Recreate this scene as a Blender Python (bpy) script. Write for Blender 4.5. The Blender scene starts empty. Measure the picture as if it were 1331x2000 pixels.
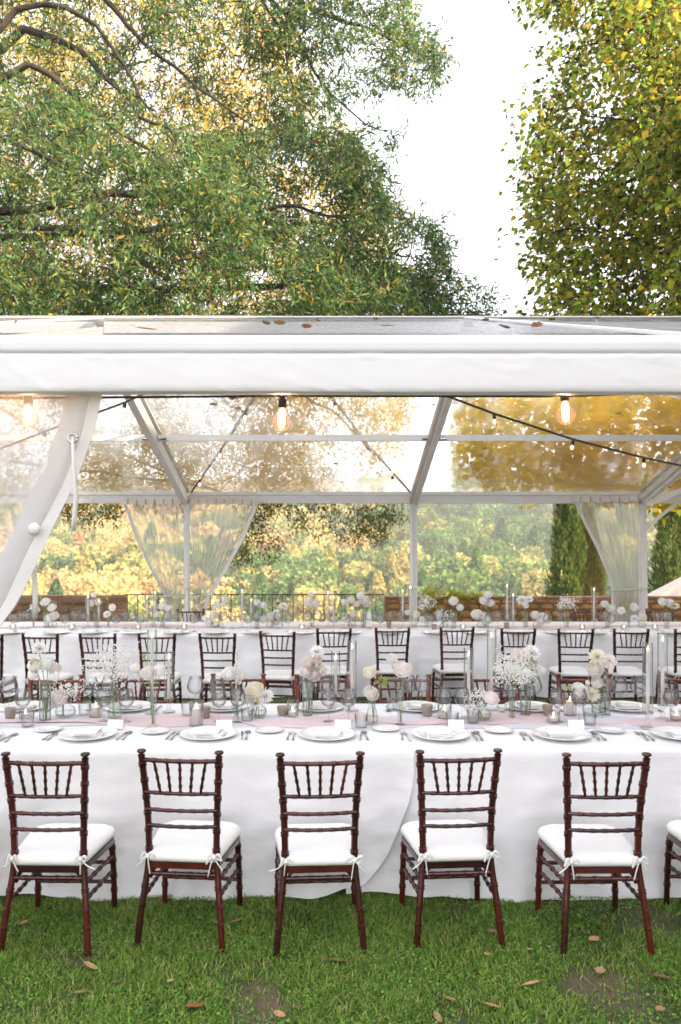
import bpy, math, random
import numpy as np
from mathutils import Vector, Matrix, noise
random.seed(7)
SC = bpy.context.scene
COL = SC.collection
R = math.radians

# ------------------------------------------------------------------ camera, sky, sun, exposure
CAMZ = 1.92
cam_data = bpy.data.cameras.new('camera')
camera = bpy.data.objects.new('camera', cam_data)
COL.objects.link(camera)
camera.location = (0, 0, CAMZ)
camera.rotation_euler = (R(90), 0, 0)
cam_data.sensor_fit = 'HORIZONTAL'
cam_data.sensor_width = 24
cam_data.lens = 24 * 1500 / 1331
cam_data.shift_x = 0.0192
cam_data.shift_y = 0.0413
cam_data.clip_start = 0.05
cam_data.clip_end = 4000
cam_data.dof.use_dof = True
cam_data.dof.focus_distance = 4.5
cam_data.dof.aperture_fstop = 3.0
SC.camera = camera

SUN_EL, SUN_AZ = R(23), R(124)          # azimuth clockwise from +Y (the view direction)
SKY_STRENGTH = 0.12
world = bpy.data.worlds.new('World')
SC.world = world
world.use_nodes = True
wn, wl = world.node_tree.nodes, world.node_tree.links
for n_ in list(wn): wn.remove(n_)
sky = wn.new('ShaderNodeTexSky'); sky.sky_type = 'NISHITA'; sky.sun_disc = False
sky.sun_elevation = SUN_EL; sky.sun_rotation = SUN_AZ
sky.air_density = 1.0; sky.dust_density = 2.5; sky.ozone_density = 1.0; sky.altitude = 300
thin = wn.new('ShaderNodeMix'); thin.data_type = 'RGBA'; thin.inputs[0].default_value = 0.62
thin.inputs[7].default_value = (8.6, 8.5, 8.75, 1)      # thin high cloud veiling the whole sky
bgn = wn.new('ShaderNodeBackground'); bgn.inputs[1].default_value = SKY_STRENGTH
wo = wn.new('ShaderNodeOutputWorld')
wl.new(sky.outputs[0], thin.inputs[6]); wl.new(thin.outputs[2], bgn.inputs[0]); wl.new(bgn.outputs[0], wo.inputs[0])

sl = bpy.data.lights.new('sun', 'SUN'); sl.energy = 5.0; sl.angle = R(0.6); sl.color = (1.0, 0.80, 0.56)
sun = bpy.data.objects.new('sun', sl); COL.objects.link(sun)
sdir = Vector((math.sin(SUN_AZ) * math.cos(SUN_EL), math.cos(SUN_AZ) * math.cos(SUN_EL), math.sin(SUN_EL)))
sun.rotation_euler = sdir.to_track_quat('Z', 'Y').to_euler()
sun.location = sdir * 60

SC.view_settings.view_transform = 'Standard'
SC.view_settings.look = 'None'
SC.view_settings.gamma = 1.0
SC.view_settings.exposure = 1.72
SC.view_settings.use_curve_mapping = False
try:
    SC.cycles.max_bounces = 10
    SC.cycles.transparent_max_bounces = 28
    SC.cycles.diffuse_bounces = 5
    SC.cycles.glossy_bounces = 3
    SC.cycles.transmission_bounces = 6
    SC.cycles.volume_bounces = 0
    SC.cycles.caustics_reflective = False
    SC.cycles.caustics_refractive = True
    SC.cycles.use_denoising = True
    SC.cycles.sample_clamp_indirect = 6
except Exception:
    pass

# ------------------------------------------------------------------ measuring
VX, VY, F = 640.0, 1055.0, 1500.0
def at(px, py, d):            # the point at depth d seen at photograph pixel px, py
    return Vector(((px - VX) / F * d, d, CAMZ + (VY - py) / F * d))
TT = 0.766                    # table top height
def on_table(px, py):
    d = F * (CAMZ - TT) / (py - VY)
    return Vector(((px - VX) / F * d, d, TT))

# ------------------------------------------------------------------ mesh building
class MB:
    def __init__(self): self.v = []; self.f = []; self.c = None
    def add(self, vs, fs):
        o = len(self.v)
        self.v.extend([tuple(p) for p in vs]); self.f.extend([tuple(i + o for i in f) for f in fs])
        return self
    def box(self, lo, hi, M=None):
        x0, y0, z0 = lo; x1, y1, z1 = hi
        vs = [Vector(p) for p in ((x0,y0,z0),(x1,y0,z0),(x1,y1,z0),(x0,y1,z0),(x0,y0,z1),(x1,y0,z1),(x1,y1,z1),(x0,y1,z1))]
        if M is not None: vs = [M @ p for p in vs]
        return self.add(vs, [(0,3,2,1),(4,5,6,7),(0,1,5,4),(1,2,6,5),(2,3,7,6),(3,0,4,7)])
    def bar(self, a, b, w, h, up=(0, 0, 1)):      # a straight bar of section w (across) x h (along up)
        a = Vector(a); b = Vector(b); d = (b - a).normalized()
        s = d.cross(Vector(up)).normalized(); u = s.cross(d).normalized()
        vs = []
        for p in (a, b):
            for (i, j) in ((-1,-1),(1,-1),(1,1),(-1,1)): vs.append(p + s * (i * w / 2) + u * (j * h / 2))
        return self.add(vs, [(0,1,2,3),(7,6,5,4),(0,4,5,1),(1,5,6,2),(2,6,7,3),(3,7,4,0)])
    def tube(self, pts, rad, n=8, cap=True, flat=1.0):
        pts = [Vector(p) for p in pts]
        if not hasattr(rad, '__len__'): rad = [rad] * len(pts)
        T = []
        for i in range(len(pts)):
            t = pts[min(i + 1, len(pts) - 1)] - pts[max(i - 1, 0)]
            T.append(t.normalized() if t.length > 1e-9 else Vector((0, 0, 1)))
        ref = Vector((1, 0, 0)) if abs(T[0].x) < .9 else Vector((0, 1, 0))
        u = T[0].cross(ref).normalized()
        vs = []; fs = []
        for i, p in enumerate(pts):
            u = (u - T[i] * u.dot(T[i])).normalized(); w = T[i].cross(u)
            for k in range(n):
                a = 2 * math.pi * k / n
                vs.append(p + u * (math.cos(a) * rad[i]) + w * (math.sin(a) * rad[i] * flat))
        for i in range(len(pts) - 1):
            for k in range(n):
                k2 = (k + 1) % n
                fs.append((i*n+k, i*n+k2, (i+1)*n+k2, (i+1)*n+k))
        if cap:
            fs.append(tuple(range(n - 1, -1, -1))); fs.append(tuple((len(pts)-1)*n + k for k in range(n)))
        return self.add(vs, fs)
    def lathe(self, prof, n=24, c=(0, 0, 0), fn=None):
        c = Vector(c); vs = []; fs = []
        for (r, z) in prof:
            for k in range(n):
                a = 2 * math.pi * k / n
                rr = r * (fn(a, z) if fn else 1)
                vs.append(c + Vector((math.cos(a) * rr, math.sin(a) * rr, z)))
        for i in range(len(prof) - 1):
            for k in range(n):
                k2 = (k + 1) % n
                fs.append((i*n+k, i*n+k2, (i+1)*n+k2, (i+1)*n+k))
        if prof[0][0] > 1e-6: fs.append(tuple(range(n - 1, -1, -1)))
        if prof[-1][0] > 1e-6 and prof[-1][0] < 1e9: pass
        return self.add(vs, fs)
    def grid(self, fn, nu, nv, thick=None):
        vs = [fn(i / nu, j / nv) for j in range(nv + 1) for i in range(nu + 1)]
        fs = [(j*(nu+1)+i, j*(nu+1)+i+1, (j+1)*(nu+1)+i+1, (j+1)*(nu+1)+i) for j in range(nv) for i in range(nu)]
        return self.add(vs, fs)
    def mesh(self, name, mat, smooth=False):
        me = bpy.data.meshes.new(name)
        me.from_pydata(self.v, [], self.f)
        if mat: me.materials.append(mat)
        if smooth:
            me.shade_smooth()
            if smooth != True: me.set_sharp_from_angle(angle=R(smooth))
        me.update()
        return me
    def build(self, name, mat, parent=None, smooth=False, loc=None):
        return ob(name, self.mesh(name, mat, smooth), parent, loc)

def ob(name, me, parent=None, loc=None, rz=None):
    o = bpy.data.objects.new(name, me); COL.objects.link(o)
    if parent is not None: o.parent = parent
    if loc is not None: o.location = loc
    if rz is not None: o.rotation_euler = (0, 0, rz)
    return o
def tag(o, label=None, cat=None, group=None, kind=None):
    if label: o['label'] = label
    if cat: o['category'] = cat
    if group: o['group'] = group
    if kind: o['kind'] = kind
    return o
def thing(name, label, cat, loc=(0, 0, 0), rz=0, group=None):
    o = bpy.data.objects.new(name, None); COL.objects.link(o)
    o.empty_display_size = 0.1
    o.location = loc; o.rotation_euler = (0, 0, rz)
    return tag(o, label, cat, group)
def kids(o): return KIDS.get(o.name, [])
def copy_tree(root, loc, rz, label, group=None):
    r = root.copy(); COL.objects.link(r); r.location = loc; r.rotation_euler = (0, 0, rz) if not hasattr(rz, '__len__') else rz
    if label: r['label'] = label
    if group: r['group'] = group
    for ch in root.children:
        c = ch.copy(); COL.objects.link(c); c.parent = r
        for g in ch.children:
            d = g.copy(); COL.objects.link(d); d.parent = c
    return r
ORD = ['first', 'second', 'third', 'fourth', 'fifth', 'sixth', 'seventh', 'eighth', 'ninth', 'tenth', 'eleventh', 'twelfth', 'thirteenth', 'fourteenth', 'fifteenth', 'sixteenth']

# ------------------------------------------------------------------ materials
def mat(name, col=(.5, .5, .5), rough=.6, metal=0, var=0, nscale=20, bump=0, bscale=60, rnd=0, sheen=0, coat=0, spec=.5, sub=0, transl=0, attr=None, col2=None, stretch=None):
    m = bpy.data.materials.new(name); m.use_nodes = True
    nt = m.node_tree; N = nt.nodes; L = nt.links
    b = N['Principled BSDF']
    b.inputs['Roughness'].default_value = rough; b.inputs['Metallic'].default_value = metal
    b.inputs['Base Color'].default_value = (*col, 1)
    b.inputs['Specular IOR Level'].default_value = spec
    if coat: b.inputs['Coat Weight'].default_value = coat; b.inputs['Coat Roughness'].default_value = .12
    if sheen: b.inputs['Sheen Weight'].default_value = sheen
    tc = N.new('ShaderNodeTexCoord')
    src = tc.outputs['Object']
    if stretch:
        mp = N.new('ShaderNodeMapping'); mp.inputs['Scale'].default_value = stretch; L.new(src, mp.inputs[0]); src = mp.outputs[0]
    out = None
    if attr:
        at_ = N.new('ShaderNodeAttribute'); at_.attribute_name = attr; out = at_.outputs['Color']
    if var:
        nz = N.new('ShaderNodeTexNoise'); nz.inputs['Scale'].default_value = nscale; nz.inputs['Detail'].default_value = 5
        L.new(src, nz.inputs['Vector'])
        rp = N.new('ShaderNodeMapRange'); rp.inputs[1].default_value = .3; rp.inputs[2].default_value = .7
        rp.inputs[3].default_value = 1 - var; rp.inputs[4].default_value = 1 + var
        L.new(nz.outputs[0], rp.inputs[0])
        if col2:
            mx = N.new('ShaderNodeMix'); mx.data_type = 'RGBA'; mx.inputs[6].default_value = (*col, 1); mx.inputs[7].default_value = (*col2, 1)
            rq = N.new('ShaderNodeMapRange'); rq.inputs[1].default_value = .4; rq.inputs[2].default_value = .62; L.new(nz.outputs[0], rq.inputs[0]); L.new(rq.outputs[0], mx.inputs[0]); out = mx.outputs[2]
        hs = N.new('ShaderNodeHueSaturation'); L.new(rp.outputs[0], hs.inputs['Value'])
        if out: L.new(out, hs.inputs['Color'])
        else: hs.inputs['Color'].default_value = (*col, 1)
        out = hs.outputs[0]
    if rnd:
        oi = N.new('ShaderNodeObjectInfo'); rp = N.new('ShaderNodeMapRange'); rp.inputs[3].default_value = 1 - rnd; rp.inputs[4].default_value = 1 + rnd
        L.new(oi.outputs['Random'], rp.inputs[0])
        hs = N.new('ShaderNodeHueSaturation'); L.new(rp.outputs[0], hs.inputs['Value'])
        if out: L.new(out, hs.inputs['Color'])
        else: hs.inputs['Color'].default_value = (*col, 1)
        out = hs.outputs[0]
    if out: L.new(out, b.inputs['Base Color'])
    if bump:
        nb = N.new('ShaderNodeTexNoise'); nb.inputs['Scale'].default_value = bscale; nb.inputs['Detail'].default_value = 4
        L.new(src, nb.inputs['Vector'])
        bp = N.new('ShaderNodeBump'); bp.inputs['Strength'].default_value = bump; bp.inputs['Distance'].default_value = .01
        L.new(nb.outputs[0], bp.inputs['Height']); L.new(bp.outputs[0], b.inputs['Normal'])
    if transl:
        tr = N.new('ShaderNodeBsdfTranslucent'); ms = N.new('ShaderNodeMixShader'); ms.inputs[0].default_value = transl
        if out: L.new(out, tr.inputs[0])
        else: tr.inputs[0].default_value = (*col, 1)
        L.new(b.outputs[0], ms.inputs[1]); L.new(tr.outputs[0], ms.inputs[2]); L.new(ms.outputs[0], N['Material Output'].inputs[0])
    return m

def clear(name, tint=(.97, .98, .98), edge=(.7, .75, .75), gloss=1.0, rough=.03, milk=0.0, milkcol=(.85, .85, .86), bump=0, bscale=8, stretch=(1, 1, 1), edgepow=3.0, dirt=0, blur=0, glow=None):
    """thin clear glass or film: sees through, reflects by Fresnel, darkens where the wall is seen edge on"""
    m = bpy.data.materials.new(name); m.use_nodes = True
    nt = m.node_tree; N = nt.nodes; L = nt.links
    for n in list(N): N.remove(n)
    o = N.new('ShaderNodeOutputMaterial')
    tr = N.new('ShaderNodeBsdfTransparent'); gl = N.new('ShaderNodeBsdfGlossy'); gl.inputs['Roughness'].default_value = rough
    lw = N.new('ShaderNodeLayerWeight'); lw.inputs[0].default_value = .5
    pw = N.new('ShaderNodeMath'); pw.operation = 'POWER'; pw.inputs[1].default_value = edgepow; L.new(lw.outputs['Facing'], pw.inputs[0])
    mx = N.new('ShaderNodeMix'); mx.data_type = 'RGBA'; mx.inputs[6].default_value = (*tint, 1); mx.inputs[7].default_value = (*edge, 1)
    L.new(pw.outputs[0], mx.inputs[0]); L.new(mx.outputs[2], tr.inputs[0])
    p5 = N.new('ShaderNodeMath'); p5.operation = 'POWER'; p5.inputs[1].default_value = 4.5; L.new(lw.outputs['Facing'], p5.inputs[0])
    fm = N.new('ShaderNodeMath'); fm.operation = 'MULTIPLY_ADD'; fm.inputs[1].default_value = .8 * gloss; fm.inputs[2].default_value = .035 * gloss; L.new(p5.outputs[0], fm.inputs[0])
    ms = N.new('ShaderNodeMixShader'); L.new(fm.outputs[0], ms.inputs[0]); L.new(tr.outputs[0], ms.inputs[1]); L.new(gl.outputs[0], ms.inputs[2])
    if bump:
        tc = N.new('ShaderNodeTexCoord'); mp = N.new('ShaderNodeMapping'); mp.inputs['Scale'].default_value = stretch
        nz = N.new('ShaderNodeTexNoise'); nz.inputs['Scale'].default_value = bscale; nz.inputs['Detail'].default_value = 5
        bp = N.new('ShaderNodeBump'); bp.inputs['Strength'].default_value = bump; bp.inputs['Distance'].default_value = .03
        L.new(tc.outputs['Object'], mp.inputs[0]); L.new(mp.outputs[0], nz.inputs['Vector']); L.new(nz.outputs[0], bp.inputs['Height'])
        for t in (gl, lw): L.new(bp.outputs[0], t.inputs['Normal'])
    if blur:
        rf = N.new('ShaderNodeBsdfRefraction'); rf.inputs['IOR'].default_value = 1.06; rf.inputs['Roughness'].default_value = .30; rf.inputs['Color'].default_value = (*tint, 1)
        L.new(bp.outputs[0], rf.inputs['Normal'])
        mb_ = N.new('ShaderNodeMixShader'); mb_.inputs[0].default_value = blur; L.new(tr.outputs[0], mb_.inputs[1]); L.new(rf.outputs[0], mb_.inputs[2]); L.new(mb_.outputs[0], ms.inputs[1])
    res = ms.outputs[0]
    if glow:
        em = N.new('ShaderNodeEmission'); em.inputs[0].default_value = (*glow[:3], 1); em.inputs[1].default_value = glow[3]
        ad = N.new('ShaderNodeAddShader'); L.new(res, ad.inputs[0]); L.new(em.outputs[0], ad.inputs[1]); res = ad.outputs[0]
    if milk:
        df = N.new('ShaderNodeBsdfDiffuse'); df.inputs[0].default_value = (*milkcol, 1)
        tl = N.new('ShaderNodeBsdfTranslucent'); tl.inputs[0].default_value = (*milkcol, 1)
        a = N.new('ShaderNodeMixShader'); a.inputs[0].default_value = .5; L.new(df.outputs[0], a.inputs[1]); L.new(tl.outputs[0], a.inputs[2])
        b = N.new('ShaderNodeMixShader'); b.inputs[0].default_value = milk; L.new(res, b.inputs[1]); L.new(a.outputs[0], b.inputs[2])
        if dirt:
            tc = N.new('ShaderNodeTexCoord'); mp = N.new('ShaderNodeMapping'); mp.inputs['Scale'].default_value = stretch
            nz = N.new('ShaderNodeTexNoise'); nz.inputs['Scale'].default_value = dirt; nz.inputs['Detail'].default_value = 7; nz.inputs['Roughness'].default_value = .65
            rp = N.new('ShaderNodeMapRange'); rp.inputs[1].default_value = .42; rp.inputs[2].default_value = .75; rp.inputs[3].default_value = milk * .35; rp.inputs[4].default_value = milk * 2.6
            L.new(tc.outputs['Object'], mp.inputs[0]); L.new(mp.outputs[0], nz.inputs['Vector']); L.new(nz.outputs[0], rp.inputs[0]); L.new(rp.outputs[0], b.inputs[0])
        res = b.outputs[0]
    L.new(res, o.inputs[0])
    return m
def emit(name, col, s, base=.5):
    m = bpy.data.materials.new(name); m.use_nodes = True
    b = m.node_tree.nodes['Principled BSDF']; b.inputs['Emission Color'].default_value = (*col, 1); b.inputs['Emission Strength'].default_value = s
    b.inputs['Base Color'].default_value = (base, base, base, 1)
    return m

M = {}
M['wood'] = mat('mahogany_lacquer', (.050, .0058, .0050), .24, var=.5, nscale=14, rnd=.55, coat=.35, bump=.08, bscale=90, stretch=(1, 1, .15))
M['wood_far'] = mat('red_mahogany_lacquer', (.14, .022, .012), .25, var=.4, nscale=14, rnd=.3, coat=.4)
M['cushion'] = mat('cushion_cotton', (.79, .78, .765), .9, bump=.6, bscale=14, sheen=.2, var=.02, nscale=6)
M['cloth'] = mat('white_linen', (.79, .785, .80), .9, bump=.7, bscale=6, sheen=.15, var=.03, nscale=4, stretch=(.7, 1, 1.6))
M['pvc'] = mat('white_tent_canvas', (.72, .715, .72), .42, bump=.06, bscale=3.2, var=.03, nscale=3, spec=.5)
M['pvc_lining'] = mat('white_tent_fabric', (.80, .745, .70), .6, bump=.15, bscale=5, var=.03, nscale=3, transl=.25)
M['alu'] = mat('tent_frame_aluminium', (.84, .83, .82), .5, metal=0, var=.05, nscale=4)
M['porcelain'] = mat('white_porcelain', (.82, .82, .81), .12, coat=.5)
M['napkin'] = mat('napkin_linen', (.82, .815, .80), .9, bump=.4, bscale=40)
M['napkin_lining'] = mat('beige_card', (.62, .49, .36), .8)
M['card'] = mat('white_card', (.84, .84, .83), .7)
M['steel'] = mat('cutlery_steel', (.55, .55, .56), .14, metal=1)
M['wax'] = mat('candle_wax', (.84, .77, .70), .45, transl=.3)
M['wax_pink'] = mat('pale_wax', (.93, .87, .84), .5, transl=.35)
M['flame'] = emit('candle_flame', (1, .55, .22), 9)
M['wick'] = mat('wick', (.03, .02, .02), .9)
M['mercury'] = mat('hammered_mercury_glass', (.44, .37, .32), .3, metal=.55, bump=1.0, bscale=120)
M['glass'] = clear('clear_glass', (.975, .98, .98), (.03, .05, .07), edgepow=2.6, gloss=1.5, rough=.02)
M['vase_glass'] = clear('vase_glass', (.97, .98, .975), (.16, .21, .21), edgepow=5.5, gloss=1.4, rough=.02)
M['thick_glass'] = clear('thick_glass', (.955, .965, .97), (.55, .6, .62), edgepow=4.5, gloss=1.5, rough=.05, bump=.5, bscale=30)
M['water'] = clear('vase_water', (.975, .985, .975), (.75, .8, .77), gloss=.6, rough=.02)
M['bulb'] = clear('bulb_glass', (.95, .84, .76), (.55, .36, .28), gloss=1.2, rough=.05, glow=(1, .5, .3, .07))
M['filament'] = emit('lit_filament', (1, .56, .24), 16)
M['glow'] = emit('lit_bulb', (1, .50, .20), 4)
M['cable'] = mat('dark_green_cable', (.012, .02, .016), .5)
M['socket'] = mat('black_socket', (.015, .015, .017), .4)
M['film'] = clear('clear_tent_film', (.90, .90, .90), (.70, .70, .72), gloss=.8, rough=.04, milk=.42, milkcol=(.94, .94, .93), bump=.55, bscale=10, stretch=(3.5, .35, .35), edgepow=2)
M['film_front'] = clear('clear_curtain_film', (.80, .80, .81), (.6, .6, .62), gloss=1.0, rough=.12, milk=.34, bump=.5, bscale=6, stretch=(3, 1, .5), edgepow=2)
M['roof_film'] = clear('wet_roof_film', (.975, .975, .97), (.88, .88, .88), gloss=.9, rough=.06, milk=.05, milkcol=(.8, .8, .82), bump=.8, bscale=2.2, stretch=(1.5, 1.9, 1.9), edgepow=6, dirt=3, blur=.48)
M['roof_clear'] = clear('plain_roof_film', (.94, .945, .94), (.88, .88, .88), gloss=.9, rough=.06, milk=.06, bump=.5, bscale=2.4)
M['roof_front'] = clear('beaded_roof_film', (.98, .98, .98), (.5, .5, .55), gloss=1.0, rough=.22, milk=.22, milkcol=(.55, .55, .62), bump=1.0, bscale=45, stretch=(1, .35, .35), edgepow=4, dirt=30)
M['white_petal'] = mat('white_petals', (.93, .925, .905), .7, transl=.3)
M['cream_petal'] = mat('cream_petals', (.91, .88, .77), .7, transl=.3)
M['blush_petal'] = mat('blush_petals', (.94, .885, .865), .7, transl=.3)
M['ivory_petal'] = mat('ivory_petals', (.91, .87, .83), .7, transl=.3)
M['peach_petal'] = mat('peach_petals', (.93, .84, .79), .6, transl=.4)
M['yellow_centre'] = mat('yellow_flower_centre', (.75, .52, .10), .7)
M['green_petal'] = mat('green_flower', (.42, .50, .10), .6, transl=.3)
M['stem'] = mat('flower_stem', (.17, .27, .07), .5, var=.2, nscale=10)
M['flower_leaf'] = mat('flower_leaf', (.07, .16, .05), .5, transl=.2)
M['runner'] = mat('pink_chiffon', (.84, .68, .69), .85, bump=.3, bscale=22, transl=.25)
M['runner_white'] = mat('lilac_chiffon', (.80, .785, .83), .85, bump=.3, bscale=22, transl=.3)
M['foliage_oak'] = mat('narrow_leaf', attr='col', rough=.55, transl=.46, spec=.12)
M['foliage_gold'] = mat('golden_leaf', attr='col', rough=.5, transl=.6, spec=.1)
M['band'] = mat('white_band', (.88, .875, .87), .45, bump=.05, bscale=5, transl=.4)
M['foliage_lime'] = mat('broad_leaf', attr='col', rough=.5, transl=.42, spec=.15)
M['bark'] = mat('bark', (.032, .024, .017), .9, var=.35, nscale=5, bump=.8, bscale=12, stretch=(1, 1, .3))
M['grass'] = mat('grass_blades', attr='col', rough=.7, transl=.30, spec=.08)
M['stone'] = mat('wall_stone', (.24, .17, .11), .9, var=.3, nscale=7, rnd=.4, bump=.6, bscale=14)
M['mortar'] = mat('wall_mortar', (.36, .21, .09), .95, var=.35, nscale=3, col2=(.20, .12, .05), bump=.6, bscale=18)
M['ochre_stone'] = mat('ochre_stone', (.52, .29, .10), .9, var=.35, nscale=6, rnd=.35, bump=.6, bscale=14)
M['brick'] = mat('red_brick', (.38, .21, .12), .9, var=.25, nscale=12, rnd=.3, bump=.5, bscale=30)
M['iron'] = mat('wrought_iron', (.025, .022, .02), .5)
M['parasol'] = mat('parasol_canvas', (.72, .64, .60), .85, var=.04, nscale=4, transl=.2)
M['shade_villa'] = mat('shade_villa_plaster', (.48, .38, .26), .9, var=.15, nscale=1.2, bump=.2, bscale=20)
M['tile'] = mat('roof_tile', (.32, .14, .08), .85, var=.3, nscale=8)
M['shutter'] = mat('green_shutter', (.05, .10, .07), .6)
M['dark_glass'] = mat('window_glass', (.02, .025, .03), .08)
M['dry_leaf'] = mat('dry_leaf', (.38, .24, .11), .75, var=.35, nscale=18, rnd=.45, transl=.15)
M['orange_leaf'] = mat('orange_leaf', (.46, .17, .06), .7, var=.3, nscale=14, rnd=.35, transl=.2)
M['yellow_leaf'] = mat('yellow_leaf', (.62, .36, .03), .7, var=.3, nscale=14, transl=.3)

# ------------------------------------------------------------------ the ground and the valley
def sm(a, b, x):
    t = min(1, max(0, (x - a) / (b - a))); return t * t * (3 - 2 * t)
def ground_z(x, y):
    if y < 15.4: return 0.0
    z = -3.2 * sm(15.4, 20, y) - 13 * sm(20, 95, y)
    z += 36 * max(0, min(1, (y - 100) / 235)) ** 1.15
    z += (5.5 * noise.noise(Vector((x * .013, y * .013, 0))) + 2.2 * noise.noise(Vector((x * .04, y * .04, 3)))) * sm(60, 130, y)
    z += 3.5 * sm(-60, 60, x) * sm(150, 320, y)
    if y > 335: z -= min(10, (y - 335) * .05)
    return z
gm = MB()
gys = [-1200, -500, -200, -60, -20, -5, 0, 2, 4, 6, 9, 12, 15.4, 16, 17, 18, 20, 24, 30, 40, 52, 66, 80] + [90 + 6 * i for i in range(44)] + [380, 450, 600, 900, 1500]
gxs = [-1500, -900, -500, -320] + [-260 + 8 * i for i in range(30)] + [-18, -12, -6, -3, 0, 3, 6, 12, 18] + [26 + 8 * i for i in range(30)] + [320, 500, 900, 1500]
gm.add([(x, y, ground_z(x, y)) for y in gys for x in gxs],
       [(j*len(gxs)+i, j*len(gxs)+i+1, (j+1)*len(gxs)+i+1, (j+1)*len(gxs)+i) for j in range(len(gys)-1) for i in range(len(gxs)-1)])
gmat = mat('lawn_soil', (.055, .075, .022), .95, var=.35, nscale=2.2, col2=(.095, .07, .045), bump=.6, bscale=40)
gr = gm.build('ground', gmat, smooth=True); tag(gr, kind='structure')

# ------------------------------------------------------------------ numpy meshes for leaves and blades
def np_mesh(name, V, n_per, faces_local, col, material):
    """V: (k*n_per,3) points of k equal pieces; faces_local: list of index tuples in one piece; col: (k*n_per,4)"""
    k = len(V) // n_per
    me = bpy.data.meshes.new(name)
    me.vertices.add(len(V)); me.vertices.foreach_set('co', np.asarray(V, np.float32).ravel())
    sizes = [len(f) for f in faces_local]; flat = np.array([i for f in faces_local for i in f], np.int32)
    loops = (np.arange(k, dtype=np.int32)[:, None] * n_per + flat[None, :]).ravel()
    me.loops.add(len(loops)); me.loops.foreach_set('vertex_index', loops)
    tot = np.tile(np.array(sizes, np.int32), k); start = np.concatenate(([0], np.cumsum(tot)[:-1])).astype(np.int32)
    me.polygons.add(len(tot)); me.polygons.foreach_set('loop_start', start); me.polygons.foreach_set('loop_total', tot)
    me.update(calc_edges=True)
    if col is not None:
        a = me.color_attributes.new('col', 'FLOAT_COLOR', 'POINT'); a.data.foreach_set('color', np.asarray(col, np.float32).ravel())
    if material: me.materials.append(material)
    return me
rng = np.random.default_rng(11)
def unit(a): return a / np.maximum(1e-9, np.linalg.norm(a, axis=1, keepdims=True))
def narrow_leaves(name, C, D, L, W, col, material):
    n = len(C); D = unit(D); Nn = unit(rng.normal(size=(n, 3)) + np.array([0, 0, .6])); S = unit(np.cross(D, Nn)); Nn = np.cross(S, D)
    L = L[:, None]; W = W[:, None]
    P = np.stack([C, C + D * L * .4 + S * W / 2 + Nn * L * .03, C + D * L + Nn * L * -.08, C + D * L * .4 - S * W / 2 + Nn * L * .03], 1).reshape(-1, 3)
    return np_mesh(name, P, 4, [(0, 1, 2, 3)], np.repeat(col, 4, axis=0), material)
def broad_leaves(name, C, D, L, col, edge, material, plain=False):
    n = len(C); D = unit(D); Nn = unit(rng.normal(size=(n, 3)) * .62 + np.array([-.2, -.45, .9])); S = unit(np.cross(D, Nn)); Nn = np.cross(S, D)
    out = [(.04, .0), (-.12, .20), (.08, .42), (.42, .42), (.70, .24), (1.08, 0), (.70, -.24), (.42, -.42), (.08, -.42), (-.12, -.20)]
    L = L[:, None]; pts = []
    for (a, b) in out: pts.append(C + D * L * a + S * L * b + Nn * L * (-.10 * (2 * abs(b)) ** 2 - .06 * a + rng.normal(size=(n, 1)) * .03))
    if plain: return np_mesh(name, np.stack(pts, 1).reshape(-1, 3), len(out), [tuple(range(len(out)))], np.repeat(col, len(out), 0), material)
    for (a, b) in out:
        a2 = .40 + (a - .40) * .74; b2 = b * .74
        pts.append(C + D * L * a2 + S * L * b2 + Nn * L * (-.05 * (2 * abs(b2)) ** 2 - .06 * a2 + .01))
    k = len(out)
    P = np.stack(pts, 1).reshape(-1, 3)
    c = np.concatenate([np.repeat(edge[:, None, :], k, 1), np.repeat(col[:, None, :], k, 1)], 1).reshape(-1, 4)
    fs = [(i, (i + 1) % k, k + (i + 1) % k, k + i) for i in range(k)] + [tuple(range(k, 2 * k))]
    return np_mesh(name, P, 2 * k, fs, c, material)
def cols(n, palette, w, jit=.25):
    p = np.array(palette, float); idx = rng.choice(len(p), n, p=np.array(w) / sum(w))
    c = p[idx] * (1 + rng.uniform(-jit, jit, (n, 1))) * (1 + rng.uniform(-.08, .08, (n, 3)))
    return np.concatenate([np.clip(c, 0, 1), np.ones((n, 1))], 1)

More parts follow.
